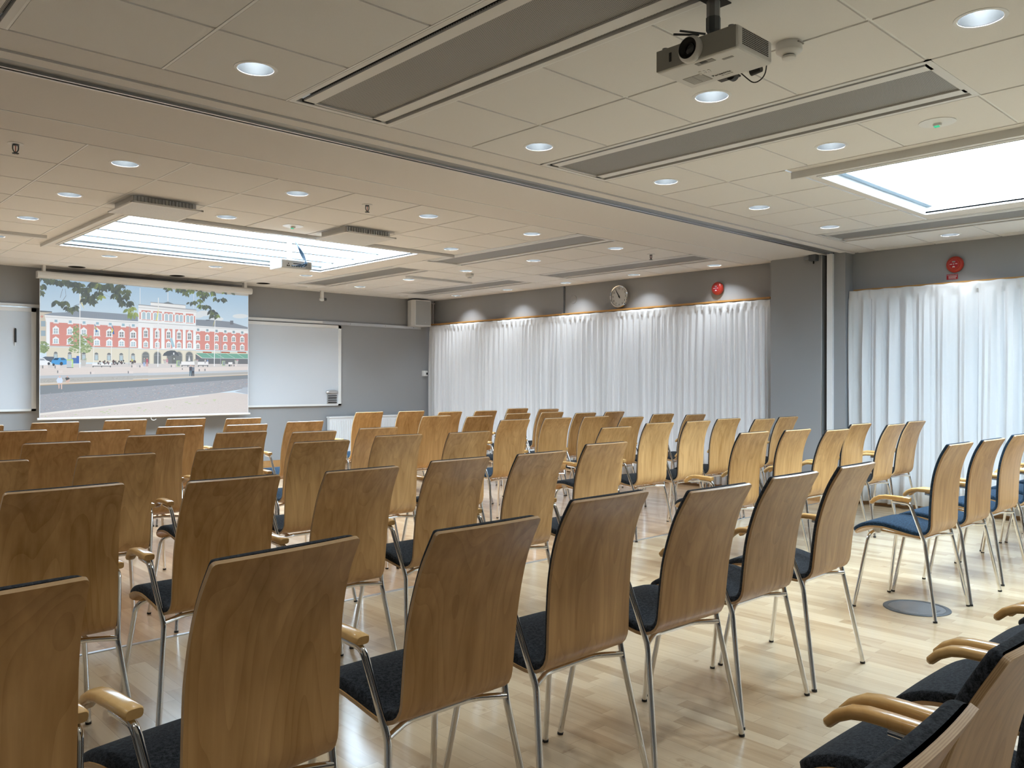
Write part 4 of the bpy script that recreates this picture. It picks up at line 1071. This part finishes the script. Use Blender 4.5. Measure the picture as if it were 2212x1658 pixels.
# ground floor
pic(K7, (218, 212, 196), [(190, 85), (2010, 120), (2010, 400), (190, 380)], 3)
pic(K7, (196, 194, 186), [(215, 58), (2010, 100), (2010, 112), (215, 74)], 4)
pic(K8, (222, 216, 200), [(-90, 120), (1090, 150), (1090, 400), (-90, 400)], 4)
pic(K8, (220, 214, 200), [(1085, 155), (2085, 175), (2085, 300), (1085, 300)], 4)
for x in (372, 652, 932, 1182, 1433, 1677, 1912):
    y = 215+(x-372)*.02; w_ = 38
    pic(K7, (128, 132, 134), [(x-w_, y+115), (x-w_, y)]+[(x-w_*math.cos(PI*i/8), y-w_*math.sin(PI*i/8)) for i in range(1, 8)]+[(x+w_, y), (x+w_, y+115)], 5)
    rect(K7, (180, 196, 204), x-w_*.8, x+w_*.8, y+20, y+110, 6); rect(K7, (232, 234, 234), x-w_, x+w_, y+6, y+13, 7)
for x in (130, 355, 605, 760, 965):
    w_ = 66
    pic(K8, (200, 194, 180), [(x-w_*1.25, 400), (x-w_*1.25, 240)]+[(x-w_*1.25*math.cos(PI*i/10), 240-w_*1.25*math.sin(PI*i/10)) for i in range(1, 10)]+[(x+w_*1.25, 240), (x+w_*1.25, 400)], 5)
    pic(K8, (128, 132, 134), [(x-w_, 400), (x-w_, 240)]+[(x-w_*math.cos(PI*i/10), 240-w_*math.sin(PI*i/10)) for i in range(1, 10)]+[(x+w_, 240), (x+w_, 400)], 6)
    rect(K8, (170, 174, 172), x-w_, x+w_, 238, 243, 7)
pic(K8, (104, 109, 115), [(455, 250), (480, 200), (540, 160), (620, 145), (690, 150), (745, 195), (768, 250)], 8)
rect(K8, (222, 224, 226), 655, 680, 188, 226, 9); rect(K8, (150, 154, 156), 612, 735, 232, 239, 9)
rect(K8, (120, 122, 122), 630, 700, 252, 400, 7); rect(K8, (206, 214, 208), 665, 685, 290, 320, 8)
# dark opening below the green awning
pic(K8, (120, 122, 126), [(1085, 215), (1200, 295), (2085, 305), (2085, 415), (1085, 400)], 5)
pic(K8, (126, 172, 156), [(1090, 196), (1890, 210), (2085, 214), (2085, 302), (1215, 290)], 6)
for (a, b) in ((1285, 1425), (1460, 1620), (1660, 1830), (1860, 2010)): pic(K8, (214, 226, 222), [(a, 200), (a+8, 200), (b+8, 292), (b, 292)], 7)
pic(K8, (216, 222, 222), [(1200, 288), (2085, 300), (2085, 307), (1215, 296)], 7)
for x in (1225, 1575, 1885): rect(K8, (150, 60, 62), x, x+165, 168, 192, 7, .04)
for x in (1225, 1575, 1885):
    for i in range(9): rect(K8, (226, 170, 130), x+8+17*i, x+19+17*i, 175+(x-1225)*.0+.6*i, 185+.6*i, 8)
# plaza
pic(K7, (206, 200, 198), [(60, 440), (2010, 400), (2212, 400), (2212, 640), (60, 700)], 6)
pic(K8, (206, 200, 198), [(-110, 400), (2085, 405), (2085, 570), (-110, 610)], 6)
pic(K7, (218, 208, 203), [(60, 500), (2212, 480), (2212, 610), (60, 650)], 7)
pic(K8, (218, 208, 203), [(-110, 490), (2085, 455), (2085, 520), (-110, 580)], 7)
for i in range(7): pic(K7, (200, 191, 188), [(60, 520+20*i), (2212, 500+16*i), (2212, 503+16*i), (60, 524+20*i)], 8)
# planters, flowers, benches
for (K, x, y, w_, h_) in ((K7, 170, 450, 95, 60), (K7, 415, 450, 90, 60), (K7, 465, 548, 90, 55), (K7, 1110, 575, 70, 48), (K7, 1870, 560, 90, 50), (K7, 1935, 445, 80, 45), (K7, 2095, 445, 80, 45), (K8, 1190, 500, 55, 45), (K8, 1300, 495, 55, 45), (K8, 660, 425, 60, 40), (K8, 860, 485, 40, 30), (K8, 1780, 415, 60, 38), (K8, 1850, 412, 50, 38)):
    rect(K, (220, 210, 206), x-w_/2, x+w_/2, y, y+h_, 9); rect(K, (130, 132, 136), x-w_/2-18, x-w_/2+4, y+2, y+h_, 9)
for (K, x0, x1, y0, y1) in ((K7, 1100, 1475, 405, 455), (K8, 810, 1065, 358, 425), (K8, 1125, 1330, 362, 425), (K8, 1710, 1790, 370, 415)):
    rect(K, (232, 230, 230), x0, x1, y0, y1, 9); rect(K, (120, 124, 124), x0+8, x1, y1, y1+14, 9)
    for x in (x0+15, (x0+x1)/2, x1-15): rect(K, (110, 114, 116), x-9, x+9, y1, y1+34, 9)
for (K, x, y, s_) in ((K7, 925, 345, 60), (K8, 500, 335, 32), (K8, 1095, 335, 40), (K8, 1866, 340, 36)):
    pic(K, (190, 188, 186), [(x-s_, y), (x+s_, y), (x+s_*.65, y+s_*1.9), (x-s_*.65, y+s_*1.9)], 9)
    for i in range(14): a = prnd.uniform(-s_, s_); b = prnd.uniform(-s_*.5, 2); rect(K, prnd.choice([(150, 172, 140), (205, 140, 165), (160, 180, 150)]), x+a-6, x+a+6, y+b-5, y+b+5, 10)
# cars
pic(K7, (232, 234, 238), [(60, 300), (140, 305), (190, 350), (250, 370), (262, 430), (200, 445), (60, 445)], 9); pic(K7, (150, 160, 170), [(60, 315), (130, 320), (170, 348), (60, 352)], 10)
pic(K7, (104, 112, 124), [(105, 300), (160, 275), (330, 278), (350, 330), (350, 400), (180, 370)], 8)
pic(K7, (92, 158, 212), [(285, 375), (300, 345), (360, 300), (530, 295), (590, 330), (590, 430), (520, 440), (330, 430), (290, 410)], 10)
pic(K7, (62, 84, 108), [(320, 340), (360, 305), (440, 305), (410, 342)], 11); pic(K7, (86, 110, 130), [(470, 302), (530, 300), (580, 340), (480, 345)], 11)
for x, y, r in ((485, 415, 32), (330, 435, 24), (235, 415, 26)): pic(K7, (84, 88, 94), [(x+r*math.cos(PI*i/8), y+r*1.1*math.sin(PI*i/8)) for i in range(16)], 11)
rect(K7, (96, 126, 176), 700, 835, 300, 410, 9); rect(K7, (86, 118, 186), 785, 838, 262, 410, 10)
rect(K7, (190, 195, 200), 592, 680, 325, 495, 11); rect(K7, (178, 212, 130), 592, 722, 330, 352, 12); rect(K7, (186, 214, 160), 690, 722, 340, 490, 11); rect(K7, (110, 116, 118), 590, 724, 488, 498, 12)
rect(K8, (182, 206, 150), 720, 785, 340, 455, 10); rect(K8, (150, 160, 162), 735, 783, 350, 445, 11); rect(K8, (182, 206, 150), 1590, 1650, 345, 440, 10); rect(K8, (150, 160, 162), 1600, 1648, 352, 432, 11)
# mopeds
for x in (1230, 1340, 1400, 1500, 1540, 1600, 1660, 1710, 1890, 1930):
    y = 400
    for _ in range(7):
        a = x+prnd.uniform(-32, 32); b = y+prnd.uniform(-45, 28); r = prnd.uniform(8, 20)
        pic(K7, prnd.choice([(88, 90, 94), (104, 106, 108), (120, 100, 102), (134, 138, 140)]), [(a+r*math.cos(2*PI*i/7), b+r*math.sin(2*PI*i/7)) for i in range(7)], 11)
# quay and canal
pic(K7, (184, 188, 194), [(60, 655), (2212, 595), (2212, 650), (60, 715)], 8)
pic(K8, (188, 192, 198), [(-110, 590), (2085, 520), (2085, 560), (-110, 640)], 8)
pic(K7, (176, 174, 170), [(60, 712), (2212, 645), (2212, 725), (60, 800)], 9)
pic(K8, (176, 174, 170), [(-110, 635), (2085, 558), (2085, 600), (-110, 690)], 9)
for i in range(110):
    x = prnd.uniform(60, 2200); y = 716-(x-60)*.031+prnd.uniform(4, 74); w_ = prnd.uniform(10, 40)
    rect(K7, prnd.choice([(166, 164, 160), (186, 184, 180), (158, 156, 152)]), x, x+w_, y, y+prnd.uniform(3, 9), 10, -.03)
pic(K7, (206, 196, 186), [(60, 800), (2212, 722), (2212, 745), (60, 850)], 10); pic(K8, (206, 198, 190), [(-110, 686), (2085, 597), (2085, 618), (-110, 716)], 10)
pic(K7, (190, 164, 130), [(60, 838), (2212, 735), (2212, 745), (60, 852)], 11); pic(K8, (190, 168, 140), [(-110, 704), (2085, 611), (2085, 618), (-110, 714)], 11)
WAT = (160, 162, 168)
pic(None, WAT, [sq for sq in (K7(60, 850), K7(2212, 742), K8(2085, 616), K8(2085, 870), K8(1500, 960), K8(900, 1030), K8(0, 1140), K7(60, 1400))], 9)
pic(None, (134, 140, 146), [K7(60, 850), K7(2212, 742), K8(2085, 616), K8(2085, 685), K8(1100, 755), K8(0, 845), K7(1200, 935), K7(60, 1030)], 10)
for i in range(1500):
    t = prnd.random(); px = 87+448*t
    top = K7(60, 1010)[1]+(K8(2085, 690)[1]-K7(60, 1010)[1])*t; bot = K7(60, 1370)[1]+(K8(2085, 890)[1]-K7(60, 1370)[1])*min(1, t*1.05)
    py = top+(bot-top)*prnd.random()**.9; w_ = prnd.uniform(.8, 4.5); h_ = prnd.uniform(.25, .7)
    pic(None, prnd.choice([(148, 152, 160), (174, 172, 174), (184, 168, 168), (190, 160, 158), (150, 168, 186), (196, 192, 192), (140, 144, 146)]), [(px-w_/2, py), (px+w_/2, py-h_*.6), (px+w_*.4, py+h_*.5), (px-w_*.4, py+h_)], 11)
# foreground cobbles
pic(None, (208, 199, 195), [K7(60, 1400), K8(0, 1140), K8(600, 1068), K8(1100, 1010), K8(1550, 955), K8(1800, 950), K8(2085, 985), (545, 900), (80, 912)], 12)
pic(None, (222, 216, 210), [K7(60, 1400), K8(0, 1140), K8(600, 1068), K8(1150, 1008), K8(1150, 1030), K8(600, 1092), K8(0, 1168), K7(60, 1440)], 13)
pic(K8, (176, 182, 192), [(1830, 935), (1960, 895), (1990, 855), (2085, 850), (2085, 985), (1950, 955)], 13)
for i in range(1500):
    t = prnd.random(); px = 88+446*t; top = K7(60, 1440)[1]+(K8(1800, 975)[1]-K7(60, 1440)[1])*min(1, t*1.05); bot = 902-8*t
    py = top+(bot-top)*prnd.random(); w_ = prnd.uniform(.6, 2.2); s_ = .5*math.sin(px*.06)
    pic(None, prnd.choice([(194, 184, 180), (220, 212, 208), (186, 182, 182), (200, 192, 180), (214, 200, 192)]), [(px, py), (px+w_, py+w_*s_), (px+w_, py+w_*s_+.45), (px, py+.45)], 14)
for i in range(26):
    px = prnd.uniform(90, 470); t = (px-87)/448; py = K7(60, 1440)[1]+(K8(1800, 975)[1]-K7(60, 1440)[1])*t+prnd.uniform(2, 14)
    pic(None, (186, 198, 160), [(px, py), (px+prnd.uniform(3, 8), py-.5), (px+prnd.uniform(3, 7), py+1.4), (px, py+1.2)], 15)
# trees
def blob(K, cx_, cy_, rx, ry, n, cols, lay, r0=8, r1=26):
    for _ in range(n):
        a = prnd.uniform(0, 2*PI); q = prnd.random()**.6; x = cx_+rx*q*math.cos(a); y = cy_+ry*q*math.sin(a); r = prnd.uniform(r0, r1); b = prnd.random()*6
        pic(K, prnd.choice(cols), [(x+r*1.2*math.cos(2*PI*i/6+b), y+r*.7*math.sin(2*PI*i/6+b)) for i in range(6)], lay)
GR = [(152, 170, 130), (164, 182, 142), (140, 158, 126), (176, 190, 156)]
rect(K7, (138, 136, 126), 872, 888, 180, 340, 10)
blob(K5, 780, 1250, 70, 130, 60, GR, 10); blob(K5, 880, 1450, 260, 150, 190, GR, 10); blob(K5, 860, 1590, 230, 90, 110, GR, 10); blob(K5, 130, 1560, 110, 110, 90, GR, 10); blob(K7, 120, 130, 80, 90, 60, GR, 10)
# flag poles and flags
def pole(x0, y0, x1, y1, w_=1.5, c_=(236, 238, 240)): pic(None, c_, [(x0-w_/2, y0), (x0+w_/2, y0), (x1+w_/2, y1), (x1-w_/2, y1)], 13)
pole(*K5(853, 500), *K7(853, 495), 1.8); pole(*K6(433, 520), *K8(363, 460), 1.6); pole(*K6(1448, 735), *K8(1442, 448), 1.4)
pole(*K6(105, 350), *K6(105, 635), .9); pole(*K6(603, 420), *K6(603, 590), 1.2); pole(*K5(2050, 380), *K5(2050, 700), .8); pole(*K6(1066, 430), *K6(1066, 715), .6)
pole(*K5(1140, 1095), *K7(1125, 400), .8); pole(*K5(1490, 1110), *K7(1478, 400), .9); pole(*K5(1840, 1110), *K7(1830, 450), 1., (170, 182, 190)); pole(*K6(1552, 1190), *K8(1560, 425), 1.1, (168, 174, 182))
YB = (222, 212, 120); BB = (92, 128, 180)
pic(K5, BB, [(1145, 1090), (1170, 1140), (1205, 1240), (1180, 1275), (1150, 1180)], 14); pic(K5, YB, [(1155, 1130), (1195, 1210), (1180, 1225), (1150, 1165)], 15)
pic(K5, BB, [(1493, 1110), (1520, 1190), (1542, 1300), (1520, 1310), (1480, 1260)], 14); pic(K5, YB, [(1495, 1160), (1520, 1230), (1495, 1280), (1478, 1268)], 15)
pic(K5, (224, 214, 150), [(855, 520), (880, 640), (945, 810), (890, 720), (858, 620)], 14); pic(K6, (226, 222, 130), [(432, 700), (405, 850), (388, 935), (410, 920), (432, 780)], 14)
pic(K6, (206, 196, 140), [(1440, 920), (1415, 1000), (1400, 1060), (1438, 960)], 14); pic(K6, (170, 198, 212), [(635, 1255), (675, 1232), (728, 1395), (680, 1410)], 14)
# people in the picture
def fig(K, x, y, h_, top, bot, lay=14, skin=(206, 176, 160)):
    w_ = h_*.13
    pic(K, skin, [(x+w_*.6*math.cos(PI*i/4), y+h_*.07+h_*.07*math.sin(PI*i/4)) for i in range(8)], lay)
    pic(K, top, [(x-w_, y+h_*.17), (x+w_, y+h_*.17), (x+w_*.9, y+h_*.52), (x-w_*.9, y+h_*.52)], lay)
    pic(K, bot, [(x-w_*.9, y+h_*.5), (x+w_*.9, y+h_*.5), (x+w_*.8, y+h_*.98), (x+w_*.2, y+h_*.98), (x, y+h_*.62), (x-w_*.3, y+h_*.98), (x-w_*.9, y+h_*.98)], lay)
fig(K8, 990, 420, 220, (96, 98, 108), (110, 128, 140)); fig(K8, 1035, 430, 215, (120, 128, 140), (84, 86, 92))
fig(K8, 103, 290, 165, (150, 150, 152), (160, 176, 210)); fig(K8, 158, 285, 170, (186, 110, 124), (196, 150, 150)); fig(K8, 540, 290, 160, (196, 150, 160), (214, 200, 196))
fig(K8, 1268, 310, 90, (210, 206, 205), (150, 150, 156)); fig(K8, 1313, 310, 90, (130, 150, 190), (214, 214, 218)); fig(K7, 1895, 310, 120, (206, 202, 120), (90, 92, 96))
pic(K7, (204, 216, 234), [(385, 740), (420, 690), (490, 690), (515, 745), (500, 800), (405, 800)], 14); pic(K7, (216, 188, 178), [(430, 670), (450, 655), (470, 670), (468, 700), (435, 700)], 15)
pic(K7, (214, 184, 172), [(420, 795), (448, 800), (446, 905), (430, 918)], 14); pic(K7, (214, 184, 172), [(475, 800), (500, 795), (500, 920), (480, 925)], 14)
pic(K7, (92, 94, 98), [(560, 700), (590, 685), (630, 690), (650, 715), (625, 755), (585, 755)], 14); pic(K7, (206, 172, 158), [(590, 662), (605, 652), (620, 665), (618, 692), (592, 692)], 15); pic(K7, (206, 178, 166), [(565, 760), (650, 720), (660, 745), (625, 795), (575, 790)], 15)
pic(K8, (224, 224, 226), [(962, 240), (985, 345), (942, 345)], 12)
# overhanging leaves
LC = [(112, 120, 118), (122, 130, 122), (106, 113, 114), (128, 138, 118)]
LB = [(150, 166, 118), (172, 184, 130), (138, 152, 112)]
def leaf(K, x, y, L_, ang, col, lay=16):
    c_, s_ = math.cos(ang), math.sin(ang); P_ = [(0, 0), (.25, .2), (.55, .26), (.8, .16), (1.06, 0), (.8, -.16), (.55, -.26), (.25, -.2)]
    pic(K, col, [(x+L_*(a*c_-b*s_), y+L_*(a*s_+b*c_)) for a, b in P_], lay)
def cluster(K, x, y, n, L_, spread, cols, base=PI/2):
    for i in range(n): leaf(K, x+prnd.uniform(-spread, spread)*.4, y+prnd.uniform(-spread, spread)*.3, L_*prnd.uniform(.7, 1.1), base+prnd.uniform(-1.1, 1.1), prnd.choice(cols))
for x, y, n in ((90, 200, 8), (110, 360, 9), (90, 480, 5), (240, 250, 14), (330, 260, 14), (430, 290, 14), (540, 260, 14), (640, 290, 16), (740, 320, 16), (850, 330, 18), (780, 400, 12), (900, 430, 16), (980, 520, 14), (1020, 420, 14), (1060, 620, 14), (1120, 560, 12), (1100, 680, 10), (950, 640, 8), (1140, 330, 16), (1250, 360, 16), (1350, 380, 14), (1230, 500, 12), (1430, 340, 14), (1500, 420, 14), (1600, 440, 16), (1650, 380, 14), (1560, 540, 12), (1660, 600, 12), (1780, 560, 12), (1780, 470, 12), (1830, 700, 9), (1700, 680, 8)):
    cluster(K5, x, y-40, n, 120, 80, LC)
for x, y in ((370, 640), (430, 650), (500, 660), (560, 650), (620, 760), (690, 770), (760, 750)): cluster(K5, x, y, 5, 130, 50, LC)
for x, y in ((1270, 520), (1220, 300), (1830, 800), (1860, 880), (1930, 880), (1880, 760)): cluster(K5, x, y, 5, 120, 60, LB)
for x, y, n in ((600, 350, 5), (640, 360, 3), (790, 370, 6), (870, 390, 7), (930, 440, 6), (1000, 400, 6), (1060, 380, 5), (1160, 420, 10), (1230, 430, 10), (1300, 440, 8), (1400, 430, 9), (1250, 500, 7), (1180, 560, 6), (1080, 590, 6), (1010, 610, 2), (1440, 530, 3), (1530, 560, 5), (1590, 540, 4), (1200, 660, 7), (1260, 670, 7), (1330, 680, 5), (1370, 760, 7), (1430, 790, 6), (1400, 830, 6), (1500, 840, 5), (1600, 420, 3), (1720, 420, 2)):
    cluster(K6, x, y-15, n, 88, 45, LC+LB[:1]+LB[2:])
for (a, b, c_, d) in ((510, 400, 460, 580), (560, 400, 575, 540), (575, 540, 510, 640), (1200, 490, 1340, 515), (1340, 515, 1600, 630), (1700, 420, 1800, 310), (1900, 600, 2000, 740), (730, 740, 880, 690)):
    (x0, y0), (x1, y1) = K5(a, b), K5(c_, d); pic(None, (128, 124, 128), [(x0-.3, y0-.3), (x0+.3, y0+.3), (x1+.3, y1+.3), (x1-.3, y1-.3)], 16)
me = bpy.data.meshes.new('projected_picture'); me.from_pydata(VV, [], FF)
ca = me.color_attributes.new('Picture', 'FLOAT_COLOR', 'CORNER'); li = 0
for c_ in CC:
    for q in c_: ca.data[li].color = (*q, 1); li += 1
pm, n_, l_, b_ = newmat('projected picture')
at = n_.new('ShaderNodeAttribute'); at.attribute_name = 'Picture'
dk = n_.new('ShaderNodeVectorMath'); dk.operation = 'SCALE'; dk.inputs['Scale'].default_value = .30; l_.new(at.outputs['Color'], dk.inputs[0]); l_.new(dk.outputs[0], b_.inputs['Base Color']); l_.new(at.outputs['Color'], b_.inputs['Emission Color'])
b_.inputs['Emission Strength'].default_value = PIC_E; b_.inputs['Roughness'].default_value = .8; b_.inputs['Specular IOR Level'].default_value = .1
me.materials.append(pm)
meshobj('projected_picture', me, e)
(tx0, tz0) = sp(*K6(340, 1032)); (tx1, tz1) = sp(*K6(880, 1058))
tz0 = (tz0+tz1)/2
sgn = simple('sign lettering', (.42, .42, .44), .8, emit=(.42, .42, .44), es=PIC_E)
text_obj('frieze_lettering', 'STORA HOTELLET', (tx1-tx0)/8.6, sgn, e, basis((1, 0, (tz1-sp(*K6(340, 1032))[1])/(tx1-tx0)), (0, 0, 1), ((tx0+tx1)/2, -.0005, tz0)), .0002)
# ================================================================ WORLD, CAMERA
w = bpy.data.worlds.new('World'); SC.world = w; w.use_nodes = True
w.node_tree.nodes['Background'].inputs[0].default_value = (.5, .55, .6, 1); w.node_tree.nodes['Background'].inputs[1].default_value = .2
cd = bpy.data.cameras.new('Camera'); co = bpy.data.objects.new('Camera', cd); COL.objects.link(co)
cd.sensor_width = 36; cd.lens = 1790.5/2212*36; cd.shift_y = -4.8/2212; cd.clip_start = .02
co.matrix_world = Matrix.Translation((0, 0, EYE)) @ Matrix.Rotation(math.radians(-43.07), 4, 'Z') @ Matrix.Rotation(PI/2, 4, 'X') @ Matrix.Rotation(.0017, 4, 'Z')
SC.camera = co
SC.view_settings.view_transform = 'Standard'; SC.view_settings.look = 'None'; SC.view_settings.gamma = 1; SC.view_settings.use_curve_mapping = False
SC.view_settings.exposure = EXPO
